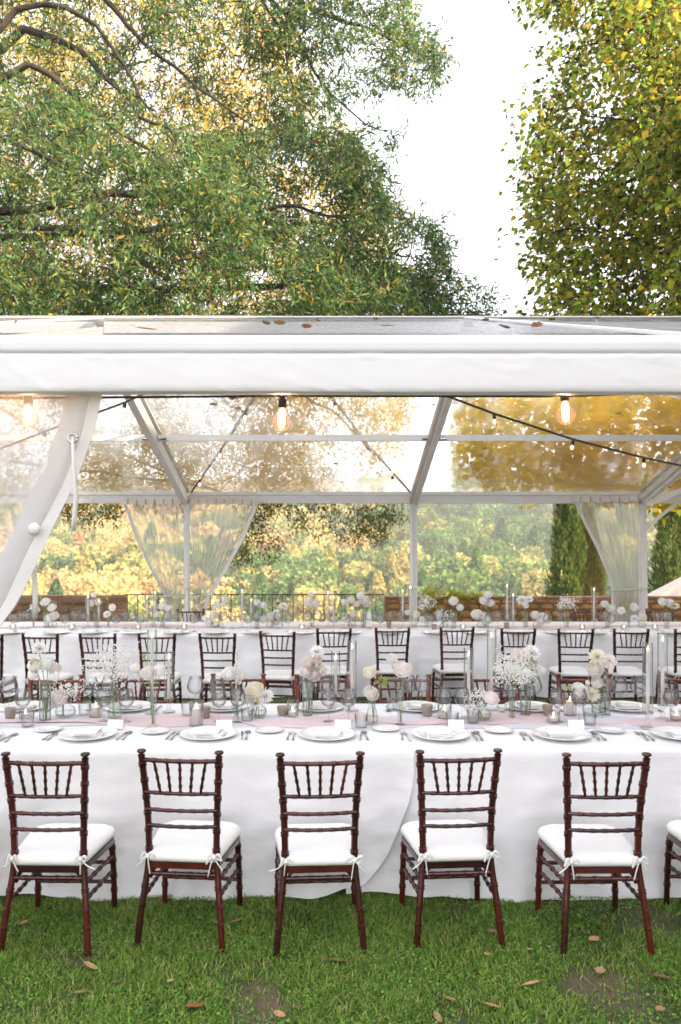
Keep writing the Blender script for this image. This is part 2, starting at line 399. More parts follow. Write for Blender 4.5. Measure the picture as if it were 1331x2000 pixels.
# ------------------------------------------------------------------ the wooded hill across the valley
def hill_material(name, cs):
    m = bpy.data.materials.new(name); m.use_nodes = True; N = m.node_tree.nodes; L = m.node_tree.links
    b = N['Principled BSDF']; b.inputs['Roughness'].default_value = .8; b.inputs['Specular IOR Level'].default_value = .1
    oi = N.new('ShaderNodeObjectInfo'); nz = N.new('ShaderNodeTexNoise'); nz.inputs['Scale'].default_value = .022; nz.inputs['Detail'].default_value = 2
    L.new(oi.outputs['Location'], nz.inputs['Vector'])
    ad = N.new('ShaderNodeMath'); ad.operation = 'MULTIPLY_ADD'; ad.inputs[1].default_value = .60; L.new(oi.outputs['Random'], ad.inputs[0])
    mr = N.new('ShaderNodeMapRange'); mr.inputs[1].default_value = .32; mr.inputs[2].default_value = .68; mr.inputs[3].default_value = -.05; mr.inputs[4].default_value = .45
    L.new(nz.outputs[0], mr.inputs[0]); sx_ = N.new('ShaderNodeSeparateXYZ'); L.new(oi.outputs['Location'], sx_.inputs[0]); mq = N.new('ShaderNodeMapRange'); mq.inputs[1].default_value = -50; mq.inputs[2].default_value = 45; mq.inputs[3].default_value = .20; mq.inputs[4].default_value = -.16  # crowns turn more golden to the left, sunlight put into their colour
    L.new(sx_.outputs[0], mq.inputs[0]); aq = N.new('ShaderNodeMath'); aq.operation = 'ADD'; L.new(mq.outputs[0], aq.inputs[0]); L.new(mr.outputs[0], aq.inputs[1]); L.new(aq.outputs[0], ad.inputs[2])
    cr = N.new('ShaderNodeValToRGB'); e = cr.color_ramp.elements
    e[0].position = 0; e[0].color = (*cs[0], 1); e[1].position = 1; e[1].color = (*cs[-1], 1)
    for i, c in enumerate(cs[1:-1]): q = e.new((i + 1) / (len(cs) - 1)); q.color = (*c, 1)
    L.new(ad.outputs[0], cr.inputs[0])
    at_ = N.new('ShaderNodeAttribute'); at_.attribute_name = 'col'
    mx = N.new('ShaderNodeMix'); mx.data_type = 'RGBA'; mx.blend_type = 'MULTIPLY'; mx.inputs[0].default_value = 1
    L.new(cr.outputs[0], mx.inputs[6]); L.new(at_.outputs[0], mx.inputs[7]); L.new(mx.outputs[2], b.inputs['Base Color'])
    tr = N.new('ShaderNodeBsdfTranslucent'); L.new(mx.outputs[2], tr.inputs[0]); ms = N.new('ShaderNodeMixShader'); ms.inputs[0].default_value = .3
    L.new(b.outputs[0], ms.inputs[1]); L.new(tr.outputs[0], ms.inputs[2]); L.new(ms.outputs[0], N['Material Output'].inputs[0])
    return m
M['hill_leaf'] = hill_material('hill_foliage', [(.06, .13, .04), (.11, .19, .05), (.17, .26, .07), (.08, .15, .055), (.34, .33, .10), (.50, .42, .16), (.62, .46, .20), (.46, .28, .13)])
def crown_mesh(seed, conical, n=1900):
    r = np.random.default_rng(seed); C = []
    if conical:
        t = r.uniform(0, 1, n) ** .8; ang = r.uniform(0, 2 * np.pi, n); rad = (1 - t) ** .7 * 1.9 * (1 + .25 * np.sin(ang * 3 + t * 9)) * r.uniform(.75, 1.05, n)
        C = np.stack([np.cos(ang) * rad, np.sin(ang) * rad, 1.2 + t * 7.8], 1)
    else:
        lobes = [(0, 0, 4.4, 2.4)] + [(r.normal() * 1.5, r.normal() * 1.5, r.uniform(2.4, 6.2), r.uniform(1.0, 1.9)) for _ in range(9)]
        for (x, y, z, s) in lobes:
            k = int(n * s * s / sum(q[3] ** 2 for q in lobes)); d = unit(r.normal(size=(k, 3)))
            C.append(np.array([x, y, z]) + d * s * r.uniform(.72, 1.08, (k, 1)) * np.array([1, 1, .85]))
        C = np.concatenate(C)
    k = len(C); u = unit(r.normal(size=(k, 3))); v = unit(np.cross(u, r.normal(size=(k, 3)))); s = r.uniform(.14, .32, (k, 1))
    P = np.stack([C - u * s, C + v * s * .8, C + u * s, C - v * s * .8], 1).reshape(-1, 3)
    g = r.uniform(.65, 1.3, (k, 1)); c = np.concatenate([g, g, g * .95, np.ones((k, 1))], 1)
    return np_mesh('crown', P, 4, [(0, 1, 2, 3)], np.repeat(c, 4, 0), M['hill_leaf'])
tk = MB(); tk.tube([(0, 0, -1), (0, .05, 1.2), (.1, 0, 3), (0, .1, 5.5)], [.2, .16, .12, .05], 7)
hill_trunk = tk.mesh('trunk', M['bark'])
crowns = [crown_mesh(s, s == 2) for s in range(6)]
forest_src = bpy.data.collections.new('forest_source')
for i, c in enumerate(crowns):
    o = bpy.data.objects.new('crown_source', c); forest_src.objects.link(o)
forest_pts = []; pts = forest_pts; indiv = []
random.seed(5)
yy = 96.0
while yy < 372:
    half = yy * .47 + 16; step = 5.0 + (yy - 96) * .008
    xx = -half
    while xx < half:
        x = xx + random.uniform(-1.5, 1.5); y = yy + random.uniform(-1.5, 1.5); s = random.uniform(.8, 1.55)
        (indiv if y < 111 and len(indiv) < 110 else pts).append((x, y, ground_z(x, y), s)); xx += step * random.uniform(.8, 1.25)
    yy += step * .9
fm = bpy.data.meshes.new('forest'); fm.from_pydata([p[:3] for p in pts], [], [])
fa = fm.attributes.new('size', 'FLOAT', 'POINT'); fa.data.foreach_set('value', [p[3] for p in pts])
forest = ob('forest', fm); tag(forest, 'far wooded hillside of mixed green and golden autumn trees beyond the terrace, coloured as sunlit towards the left', 'forest', kind='stuff')
ng = bpy.data.node_groups.new('forest_nodes', 'GeometryNodeTree')
ng.interface.new_socket('Geometry', in_out='INPUT', socket_type='NodeSocketGeometry'); ng.interface.new_socket('Geometry', in_out='OUTPUT', socket_type='NodeSocketGeometry')
gi = ng.nodes.new('NodeGroupInput'); go = ng.nodes.new('NodeGroupOutput')
ip = ng.nodes.new('GeometryNodeInstanceOnPoints'); ci = ng.nodes.new('GeometryNodeCollectionInfo')
ci.inputs['Collection'].default_value = forest_src; ci.inputs['Separate Children'].default_value = True; ci.inputs['Reset Children'].default_value = True
na = ng.nodes.new('GeometryNodeInputNamedAttribute'); na.data_type = 'FLOAT'; na.inputs['Name'].default_value = 'size'
rv = ng.nodes.new('FunctionNodeRandomValue'); rv.data_type = 'FLOAT_VECTOR'; rv.inputs[1].default_value = (.12, .12, 6.28)
rvi = ng.nodes.new('FunctionNodeRandomValue'); rvi.data_type = 'INT'; rvi.inputs[4].default_value = 0; rvi.inputs[5].default_value = 5
ng.links.new(gi.outputs[0], ip.inputs['Points']); ng.links.new(ci.outputs[0], ip.inputs['Instance']); ip.inputs['Pick Instance'].default_value = True
ng.links.new(rvi.outputs[2], ip.inputs['Instance Index']); ng.links.new(rv.outputs[0], ip.inputs['Rotation'])
ng.links.new([s for s in na.outputs if s.enabled][0], ip.inputs['Scale']); ng.links.new(ip.outputs[0], go.inputs[0])
md = forest.modifiers.new('forest', 'NODES'); md.node_group = ng
for (x, y, z, s) in indiv:
    if abs(x) > y * .46 + 2: continue
    k = random.randrange(6)
    t = thing('hill_tree', 'golden green tree at the foot of the wooded hillside beyond the terrace', 'tree', (x, y, z), random.uniform(0, 6.28), 'trees along the foot of the wooded hillside')
    t.scale = (s, s, s)
    ob('crown', crowns[k], t); ob('trunk', hill_trunk, t)

# ------------------------------------------------------------------ cypresses and parasol beyond the wall
def cypress(px, d, base_py, top_z, rad, label, pal=((.06, .12, .022), (.11, .17, .03), (.24, .24, .05))):
    c = at(px, base_py, d); c.z = ground_z(c.x, d); h = top_z - c.z
    n = 15000; t = rng.uniform(0, 1, n); ang = rng.uniform(0, 2 * np.pi, n)
    prof = np.interp(t, [0, .08, .3, .6, .85, 1], [.45, .8, 1, .9, .5, .04]) * rad
    lump = 1 + .22 * np.sin(ang * 3 + t * 14) + .12 * np.sin(ang * 7 - t * 31)
    r_ = prof * lump * rng.uniform(.55, 1.06, n)
    C = np.stack([np.cos(ang) * r_, np.sin(ang) * r_, t * h], 1)
    D = np.stack([np.cos(ang) * .35, np.sin(ang) * .35, np.ones(n)], 1) + rng.normal(size=(n, 3)) * .2
    cc = cols(n, pal, [3, 3, 1.6])
    t_ = thing('cypress_tree', label, 'cypress', c)
    ob('crown', narrow_leaves('crown', C, D, rng.uniform(.12, .24, n), rng.uniform(.03, .06, n), cc, M['foliage_oak']), t_)
    b = MB(); b.tube([(0, 0, -.3), (0, 0, h * .5), (0, 0, h * .9)], [.16, .1, .03], 8); b.build('trunk', M['bark'], t_)
cypress(1108, 27, 1250, 4.4, .58, 'dark pointed cypress just left of the gathered clear curtain, behind the ochre wall')
cypress(1148, 27.6, 1250, 3.4, .56, 'lower cypress half hidden by the gathered clear curtain, sunlit gold painted into its colour', ((.30, .27, .05), (.42, .36, .07), (.20, .20, .05)))  # gold palette stands in for the sunlit right side of the cypress
cypress(1318, 26, 1250, 4.6, .72, 'cypress at the right edge of the view behind the pale parasol')

p0 = at(1385, 1165, 19.0)
par = thing('parasol', 'large pale ribbed parasol behind the ochre wall at the right edge', 'parasol', (p0.x, 19.0, ground_z(p0.x, 19.0)))
pb = MB(); top = 1.92 + (1055 - 1100) / 79. - ground_z(p0.x, 19.0); edge = 1.92 + (1055 - 1178) / 79. - ground_z(p0.x, 19.0)
vs = [(0, 0, top)]; fs = []; NP = 8
for ring, (rr, zz) in enumerate(((.5, .35), (1.0, 1.0))):
    for k in range(NP * 4):
        a = 2 * math.pi * k / (NP * 4); sc = 1 - .045 * (1 - abs(math.cos(a * NP / 2)))
        vs.append((math.cos(a) * 1.75 * rr * sc, math.sin(a) * 1.75 * rr * sc, top - (top - edge) * (zz if ring else .5) - .04 * ring * (1 - abs(math.cos(a * NP / 2)))))
n4 = NP * 4
for k in range(n4): fs.append((0, 1 + k, 1 + (k + 1) % n4)); fs.append((1 + k, 1 + n4 + k, 1 + n4 + (k + 1) % n4, 1 + (k + 1) % n4))
for k in range(n4): vs.append((vs[1 + n4 + k][0], vs[1 + n4 + k][1], vs[1 + n4 + k][2] - .14))
for k in range(n4): fs.append((1 + n4 + k, 1 + 2 * n4 + k, 1 + 2 * n4 + (k + 1) % n4, 1 + n4 + (k + 1) % n4))
pb.add(vs, fs); pb.build('canopy', M['parasol'], par)
pb = MB(); pb.tube([(0, 0, 0), (0, 0, top + .08)], .035, 10); pb.build('pole', M['bark'], par)
for k in range(NP):
    a = 2 * math.pi * k / NP; b = MB(); b.tube([(0, 0, top - .06), (math.cos(a) * 1.7, math.sin(a) * 1.7, edge - .03)], .012, 6); b.build('rib', M['bark'], par)

# ------------------------------------------------------------------ the terrace walls and the railing
WD = 14.6
def stone_mesh(seed):
    r = random.Random(seed); b = MB(); n = 7
    ring = [(math.cos(2*math.pi*k/n) * r.uniform(.8, 1.05) * .5, math.sin(2*math.pi*k/n) * r.uniform(.8, 1.05) * .5) for k in range(n)]
    vs = [(x, .03, z) for x, z in ring] + [(x * .92, -.012, z * .92) for x, z in ring] + [(x * .6, -.03, z * .6) for x, z in ring]
    fs = [(k, (k+1) % n, n + (k+1) % n, n + k) for k in range(n)] + [(n + k, n + (k+1) % n, 2*n + (k+1) % n, 2*n + k) for k in range(n)] + [tuple(range(2*n, 3*n))]
    b.add(vs, fs); return b
stones = [stone_mesh(i).mesh('stone', M['stone']) for i in range(5)]
ostones = [stone_mesh(i + 9).mesh('stone', M['ochre_stone']) for i in range(5)]
bk = MB(); bk.box((-.118, -.145, -.026), (.118, .145, .026)); brick_me = bk.mesh('brick', M['brick'])
def stone_wall(x0, x1, h, label, meshes, seed, ends=(False, False)):
    r = random.Random(seed)
    w = thing('stone_wall', label, 'wall', ((x0 + x1) / 2, WD, 0)); cx = (x0 + x1) / 2
    b = MB(); b.box((x0 - cx, -.10, -3.0), (x1 - cx, .20, h - .058)); b.build('core', M['mortar'], w)
    z = .05
    while z < h - .10:
        rh = r.uniform(.09, .15); rh = min(rh, h - .065 - z); x = x0 + r.uniform(.02, .1)
        while x < x1 - .1:
            sw = r.uniform(.14, .30)
            if x + sw > x1: break
            o = ob('stone', r.choice(meshes), w, (x + sw / 2 - cx, -.105, z + rh / 2)); o.scale = (sw * 1.0, 1, rh * 1.0); x += sw + .012
        z += rh + .012
    x = x0 + .12
    while x < x1 - .1:
        o = ob('brick', brick_me, w, (x - cx, .05, h - .03)); o.rotation_euler = (0, r.uniform(-.008, .008), r.uniform(-.02, .02)); x += .247
    return w
xw = lambda px: (px - VX) / F * WD
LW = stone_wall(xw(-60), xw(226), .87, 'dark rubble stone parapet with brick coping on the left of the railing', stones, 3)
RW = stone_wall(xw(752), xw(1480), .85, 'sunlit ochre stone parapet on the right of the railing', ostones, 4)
pl = thing('brick_pillar', 'red brick pillar ending the dark stone parapet beside the railing', 'pillar', (xw(235), WD, 0))
for i in range(15):
    b = ob('brick', brick_me, pl, (0, .02, -.02 + i * .062)); b.scale = (.75, 1, 1)
rl = thing('iron_railing', 'thin black iron railing between the two parapets', 'railing', (xw(495), WD, 0))
x0, x1 = xw(246), xw(750); cx = xw(495)
b = MB(); b.box((x0 - cx, -.018, .875), (x1 - cx, .018, .895)); b.build('top_rail', M['iron'], rl)
b = MB(); b.box((x0 - cx, -.012, .10), (x1 - cx, .012, .118)); b.build('bottom_rail', M['iron'], rl)
b = MB(); b.tube([(0, 0, -.05), (0, 0, .874)], .0085, 6); bal = b.mesh('baluster', M['iron'])
x = x0 + .03
while x < x1: ob('baluster', bal, rl, (x - cx, 0, 0)); x += .197
# yellow climber over the ochre wall
iv = thing('climbing_vine', 'yellow green vine trailing over the ochre parapet near the white tent post', 'vine', at(850, 1165, WD - .2))
n = 700; base = at(850, 1165, WD - .2)
px = np.concatenate([rng.normal(842, 10, 200), rng.normal(885, 9, 140), rng.normal(912, 20, 200), rng.uniform(830, 960, 160)])
py = np.concatenate([rng.normal(1162, 9, 200), rng.normal(1160, 5, 140), rng.normal(1164, 3, 200), rng.normal(1178, 12, 160)])
C = np.stack([(px - VX) / F * 14.35 - base.x, rng.normal(0, .08, n) - .02, CAMZ + (VY - py) / F * 14.35 - base.z], 1)
ob('foliage', broad_leaves('foliage', C, rng.normal(size=(n, 3)) + np.array([0, 0, -.5]), rng.uniform(.025, .05, n), cols(n, [(.55, .55, .05), (.36, .42, .06), (.6, .45, .06)], [2, 2, 1]), cols(n, [(.40, .34, .05)], [1]), M['foliage_lime']), iv)
b = MB(); b.tube([at(835, 1230, 14.40) - base, at(842, 1180, 14.40) - base, at(880, 1163, 14.40) - base, at(930, 1166, 14.40) - base, at(955, 1200, 14.40) - base], .006, 5); b.build('stem', M['bark'], iv)

# ------------------------------------------------------------------ unseen building added on the right to cast shade over the lawn
vl = thing('shade_villa', 'unseen plastered building with green shutters, added to shade the lawn', 'added shade block', (14, -3, 0))
b = MB(); b.box((-5.5, -12, 0), (5.5, 11.5, 8.6)); b.build('wall', M['shade_villa'], vl)
b = MB(); b.add([(-6, -12.5, 8.61), (6, -12.5, 8.61), (6, 12, 8.61), (-6, 12, 8.61), (0, -8, 10.6), (0, 8, 10.6)], [(0, 3, 2, 1), (0, 1, 4), (1, 2, 5, 4), (2, 3, 5), (3, 0, 4, 5)]); b.build('roof', M['tile'], vl)
for fl in (1.0, 4.6):
    for k in range(6):
        y = -10 + 3.7 * k
        b = MB(); b.box((-5.53, y - .5, fl), (-5.49, y + .5, fl + 1.6)); w = b.build('window', M['dark_glass'], vl)
        for s in (-1, 1):
            b = MB(); b.box((-5.57, y + s * .78 - .26, fl), (-5.51, y + s * .78 + .26, fl + 1.6)); b.build('shutter', M['shutter'], vl)

# ------------------------------------------------------------------ the trees
def in_poly(px, py, poly):
    ins = np.zeros(len(px), bool); j = len(poly) - 1
    for i in range(len(poly)):
        xi, yi = poly[i]; xj, yj = poly[j]
        ins ^= ((yi > py) != (yj > py)) & (px < (xj - xi) * (py - yi) / (yj - yi + 1e-9) + xi); j = i
    return ins
def clusters(poly, n, d0, d1, gap=.0, gs=.9, zs=1.5, sl=.25):
    """n cluster centres filling the part of a crown that has this outline, from depth d0 to d1"""
    P = np.array(poly, float); out = []
    while len(out) < n:
        px = rng.uniform(P[:, 0].min(), P[:, 0].max(), 4000); py = rng.uniform(P[:, 1].min(), P[:, 1].max(), 4000); d = rng.uniform(d0, d1, 4000)
        ok = in_poly(px, py, poly)
        for x, y, dd in zip(px[ok], py[ok], d[ok]):
            v = at(x, y, dd)
            q = Vector((v.x * gs, v.y * gs, (v.z + sl * v.x) * gs * zs))
            if gap and noise.noise(q) + .35 * noise.noise(q * 2.3) < gap - .5: continue
            out.append(v)
            if len(out) >= n: break
    return out
def limb(points, r0, r1, wob=.10, n=5):
    pts_ = [at(*p) for p in points]; out = []; r0 *= .62; r1 *= .8
    for i in range(len(pts_) - 1):
        for k in range(n):
            t = k / n; q = pts_[i].lerp(pts_[i + 1], t); q += Vector((noise.noise(q * 1.3), noise.noise(q * 1.3 + Vector((5, 0, 0))), noise.noise(q * 1.3 + Vector((0, 7, 0))))) * wob
            out.append(q)
    out.append(pts_[-1]); m = len(out)
    return out, [r0 + (r1 - r0) * (i / (m - 1)) ** .8 for i in range(m)]
def tree(name, label, base, trunk_pts, trunk_r, limbs, cl, sprig, reach=2.2, twig_r=.008):
    t = thing(name, label, 'tree', base); B = Vector(base)
    tb = MB(); tb.tube([Vector(p) - B for p in trunk_pts], trunk_r, 14); tb.build('trunk', M['bark'], t, smooth=True)
    samples = []
    for (lp, r0, r1) in limbs:
        ps, rs = limb(lp, r0, r1); lb = MB(); lb.tube([p - B for p in ps], rs, 8); lb.build('limb', M['bark'], t, smooth=True); samples += ps
    S = np.array([tuple(p) for p in samples]); CA = np.array([tuple(c) for c in cl])
    near = np.array([((S - c) ** 2).sum(1).min() for c in CA]); order = np.argsort(near)
    pool = np.zeros((len(S) + len(CA), 3)); pool[:len(S)] = S; m = len(S); par_dir = np.zeros((len(pool), 3))
    tw = MB(); CC = []; DD = []
    for i in order:          # each shoot grows from the nearest limb or shoot already there
        c = cl[i]; d2 = ((pool[:m] - CA[i]) ** 2).sum(1); k = int(d2.argmin()); dist = math.sqrt(d2[k]); s = Vector(pool[k])
        dirv = (c - s).normalized() if dist > .01 else Vector((0, 0, 1))
        dirv = (dirv + Vector(par_dir[k]) * .6).normalized(); pool[m] = CA[i]; par_dir[m] = tuple(dirv); m += 1
        if dist < reach:
            mid = s.lerp(c, .5) + Vector((random.uniform(-.12, .12), random.uniform(-.12, .12), random.uniform(0, .2))) * dist
            rr = twig_r * (1.5 if near[i] < .5 else 1.0)
            tw.tube([s - B, mid - B, c - B], [rr, rr * .8, rr * .6], 3, cap=False)
        CC.append(c); DD.append(dirv)
    tw.build('twigs', M['bark'], t)['kind'] = 'stuff'
    return t, np.array([tuple(c) for c in CC]), np.array([tuple(c) for c in DD])
def sprigs(C, D, per, length, droop, leafL, leafW, pal, w, B, broad=False, spread=.05, bright=None):
    """each cluster centre carries a short drooping shoot with leaves along it"""
    n = len(C); ax = unit(D * .7 + rng.normal(size=(n, 3)) * .55 + np.array([0, 0, -droop]))
    idx = np.repeat(np.arange(n), per); t = rng.uniform(0, 1, n * per)
    P = C[idx] + ax[idx] * (t * length)[:, None] + rng.normal(size=(n * per, 3)) * spread
    Dl = ax[idx] * .8 + rng.normal(size=(n * per, 3)) * .75 + np.array([0, 0, -.15])
    co = cols(n * per, pal, w, .2); tint = rng.uniform(.72, 1.3, n); co[:, :3] *= tint[idx][:, None]
    L = rng.uniform(*leafL, n * per)
    return P - np.array(tuple(B)), Dl, L, rng.uniform(*leafW, n * per), co
# the evergreen oak: near, green
B1 = Vector((-7.9, 12.6, 0))
s0 = (-330, 330, 12.6)
limbs1 = [
 ([s0, (-120, 150, 12), (0, 50, 11.5), (31, 22, 11.5), (90, 12, 11.5), (135, 20, 11.5), (194, 50, 11.5), (225, 95, 11.5), (252, 150, 11.3), (270, 185, 11.3), (300, 215, 11)], .11, .018),
 ([s0, (-100, 160, 12.6), (45, 52, 12.5), (113, 72, 12.5), (158, 100, 12.4), (194, 135, 12.3), (234, 180, 12.2), (270, 225, 12), (340, 262, 12)], .14, .03),
 ([s0, (-90, 200, 11.6), (54, 130, 11.6), (122, 172, 11.6), (180, 210, 11.5), (216, 240, 11.5), (293, 285, 11.3), (340, 330, 11)], .11, .025),
 ([(-260, 60, 12.8), (40, -120, 12.6), (198, -4, 12.4), (243, 50, 12.3), (307, 95, 12.2), (352, 140, 12.1), (397, 180, 12), (451, 215, 12), (510, 250, 12)], .10, .012),
 ([s0, (-100, 420, 11), (100, 400, 11), (293, 374, 11), (360, 380, 11), (405, 385, 11.2), (470, 400, 11.4), (511, 404, 11.5), (586, 403, 11.6), (639, 415, 11.8), (700, 430, 12)], .12, .02),
 ([(-250, 500, 12.4), (0, 470, 12.2), (200, 455, 12), (420, 440, 12.2), (500, 436, 12.2), (564, 439, 12.3), (613, 428, 12.3), (658, 445, 12.4), (740, 480, 12.4), (800, 500, 12.4)], .13, .018),
 ([(-250, 560, 12.8), (100, 560, 12.6), (400, 565, 12.4), (549, 556, 12.2), (601, 550, 12.2), (639, 570, 12.2), (669, 578, 12.2), (703, 585, 12.2), (780, 580, 12.4), (870, 595, 12.6), (930, 590, 12.7)], .13, .012),
 ([(-200, -100, 12.6), (300, -180, 12.4), (583, -2, 12.4), (650, 25, 12.4), (680, 42, 12.4), (710, 50, 12.4), (785, 80, 12.4), (850, 120, 12.4)], .12, .010),
 ([(300, -180, 12.4), (560, 20, 12.2), (613, 130, 12.2), (643, 180, 12.2), (673, 210, 12.2), (710, 240, 12.2), (745, 255, 12.2), (785, 258, 12.2)], .06, .006),
 ([(300, -180, 12.4), (500, -20, 12), (540, 60, 12), (575, 150, 12), (600, 210, 12), (625, 250, 12)], .05, .008),
 ([(-200, 430, 10.6), (60, 440, 10.4), (198, 455, 10.2), (270, 500, 10.1), (330, 560, 10)], .10, .02),
 ([(-200, 250, 10.4), (0, 260, 10), (120, 330, 9.8), (220, 420, 9.8)], .07, .015)]
cl1 = []
cl1 += clusters([(-350,190),(150,200),(330,230),(450,320),(560,420),(640,500),(760,560),(900,600),(955,605),(930,660),(-350,660)], 3300, 9.2, 12.8, .47, .95)
cl1 += clusters([(-350,-250),(470,-250),(430,60),(330,110),(300,230),(-350,260)], 1500, 11, 14, .44, 1.0)
cl1 += clusters([(430,-250),(810,-200),(805,30),(872,95),(850,180),(790,160),(740,180),(690,165),(650,230),(600,215),(560,250),(520,140),(470,60)], 1100, 11.4, 13.8, .46, 1.0)
cl1 += clusters([(460,270),(600,240),(690,250),(730,320),(740,370),(775,420),(840,430),(880,520),(950,560),(950,650),(600,650),(500,450)], 1350, 10.8, 13.4, .40, .9)
cl1 += clusters([(180,60),(520,100),(610,260),(450,330),(240,250)], 260, 12, 14, .45)
cl1 += clusters([(700,240),(745,250),(790,255),(770,275),(720,262)], 12, 12, 12.4)
t1, C, D = tree('evergreen_oak', 'broad evergreen tree with narrow green leaves overhanging the tent, opposite the lime', B1,
    [(-7.9, 12.6, 0), (-7.8, 12.7, 2.5), (-8.0, 12.6, 5), (-7.9, 12.6, 7), (-7.6, 12.6, 10), (-7.2, 12.5, 12.5)], [.48, .40, .36, .30, .2, .1], limbs1, cl1, None)
G1 = [(.055, .13, .032), (.10, .185, .065), (.18, .26, .11), (.26, .25, .05), (.55, .38, .07)]
P, Dl, L, W, co = sprigs(C, D, 20, .36, .55, (.075, .145), (.020, .034), G1, [3.2, 3.2, 2.2, 1.3, .25], B1)
ob('crown', narrow_leaves('crown', P, Dl, L, W, co, M['foliage_oak']), t1)
# a second tree behind it, sunlit yellow painted into its leaf colours
B2 = Vector((-12.0, 18.5, ground_z(-12.0, 18.5)))
cl2 = []
cl2 += clusters([(-100,-150),(500,-100),(560,60),(600,180),(690,280),(730,400),(760,500),(800,560),(700,640),(-100,640)], 3300, 15.5, 20, .46, .6)
cl2 += clusters([(130,640),(780,640),(810,760),(770,850),(700,930),(640,960),(560,930),(500,975),(420,940),(330,975),(200,965),(120,800)], 1500, 15, 19.5, .43, .55, 1.0)
cl2 += clusters([(-60,640),(240,640),(240,960),(-60,960)], 350, 15.5, 19.5, .42, .55, 1.0)
s2 = (-380, 600, 18.5)
limbs2 = [([s2, (80, 700, 18), (300, 680, 17.6), (500, 720, 17.2), (650, 800, 17), (720, 880, 16.8)], .12, .02),
 ([s2, (50, 500, 18), (250, 350, 17.6), (450, 300, 17.4), (620, 350, 17.2)], .13, .02),
 ([s2, (0, 400, 18.4), (200, 150, 18.4), (420, 60, 18.4)], .12, .02),
 ([s2, (100, 850, 17), (280, 900, 16.4), (430, 960, 16)], .08, .02),
 ([s2, (200, 600, 18.4), (450, 520, 18.2), (700, 540, 18)], .12, .02)]
t2, C, D = tree('sun_painted_tree', 'tree standing behind the evergreen, beyond the parapet, sunlight painted into its yellow leaves', B2,
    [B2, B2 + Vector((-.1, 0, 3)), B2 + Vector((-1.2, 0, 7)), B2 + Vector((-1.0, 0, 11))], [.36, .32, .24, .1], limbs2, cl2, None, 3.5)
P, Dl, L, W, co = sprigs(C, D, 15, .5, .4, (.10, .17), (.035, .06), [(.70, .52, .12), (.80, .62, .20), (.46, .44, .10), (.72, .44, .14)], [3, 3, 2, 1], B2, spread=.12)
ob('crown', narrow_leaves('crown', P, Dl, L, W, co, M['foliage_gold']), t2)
# low bough hanging into the view under the back eave
B3 = Vector((-13.5, 17.2, ground_z(-13.5, 17.2)))
cl3 = clusters([(478,960),(800,960),(778,1030),(740,1045),(700,1050),(660,1062),(630,1048),(600,1020),(560,1030),(550,1070),(520,1095),(500,1060),(478,1040)], 240, 15.0, 16.2, .42, 1.6)
cl3 += clusters([(440,1080),(480,1040),(500,1070),(470,1105)], 30, 15.2, 15.8)
cl3 += clusters([(100,975),(240,975),(215,1005),(180,1010),(120,1000)], 60, 15.0, 16.0)
s3 = (-500, 860, 17.0)
limbs3 = [([s3, (0, 900, 16), (250, 930, 15.8), (450, 960, 15.6), (560, 975, 15.6), (700, 980, 15.6), (770, 1000, 15.6)], .06, .008),
 ([(450, 960, 15.6), (490, 1000, 15.5), (500, 1050, 15.5), (470, 1095, 15.5)], .012, .004), ([(560, 975, 15.6), (535, 1030, 15.6), (520, 1080, 15.6)], .012, .004), ([(640, 978, 15.6), (650, 1010, 15.6), (655, 1050, 15.6)], .012, .004)]
t3, C, D = tree('low_boughed_tree', 'tree whose low green bough hangs into the view under the back eave', B3,
    [B3, B3 + Vector((0, 0, 3)), B3 + Vector((.1, 0, 7)), B3 + Vector((.2, 0, 10))], [.28, .25, .2, .08], limbs3, cl3, None, 1.2, .004)
P, Dl, L, W, co = sprigs(C, D, 15, .26, .9, (.06, .11), (.022, .038), [(.10, .13, .03), (.16, .17, .035), (.26, .24, .05), (.34, .25, .06)], [2, 3, 2, 1], B3, spread=.06)
ob('crown', narrow_leaves('crown', P, Dl, L, W, co, M['foliage_oak']), t3)
# the lime tree on the right
B4 = Vector((8.4, 11.2, 0))
s4 = (1850, 330, 10.8)
limbs4 = [([s4, (1450, 220, 10), (1311, 8, 10), (1255, 55, 10), (1190, 77, 10), (1130, 95, 10)], .08, .012),
 ([s4, (1500, 280, 9.6), (1331, 305, 9.6), (1290, 322, 9.6), (1230, 360, 9.6), (1180, 385, 9.6), (1120, 382, 9.6)], .09, .014),
 ([s4, (1500, 420, 10), (1350, 490, 10), (1290, 485, 10), (1240, 465, 10), (1150, 455, 10), (1060, 455, 10)], .07, .010),
 ([s4, (1480, 560, 10.5), (1300, 540, 10.5), (1230, 560, 10.5), (1120, 580, 10.5), (1050, 590, 10.5)], .07, .010),
 ([s4, (1500, 130, 9), (1340, 190, 9.4), (1240, 235, 9.6), (1150, 225, 9.8), (1100, 190, 10)], .05, .004),
 ([s4, (1600, -60, 10), (1400, -120, 10), (1200, -60, 10), (1060, -10, 10)], .08, .01),
 ([s4, (1600, 640, 11.5), (1400, 660, 12.5), (1200, 700, 13.5), (1050, 760, 14)], .08, .015)]
cl4 = []
lp = [(1040,-150),(1500,-150),(1600,660),(1052,660),(1052,600),(1068,560),(1050,500),(1030,430),(1034,380),(1026,320),(1044,250),(1036,195),(1110,170),(1124,130),(1066,100),(1124,68),(1090,20),(1040,-10)]
cl4 += clusters(lp, 2700, 8.8, 12.2, .47, .75, 3.0, -.45)
cl4 += clusters([(1180,20),(1500,40),(1500,620),(1290,600),(1320,450),(1240,330),(1120,345),(1170,290),(1250,230),(1190,110)], 330, 7.9, 8.9, .52, .9, 3.0, -.45)
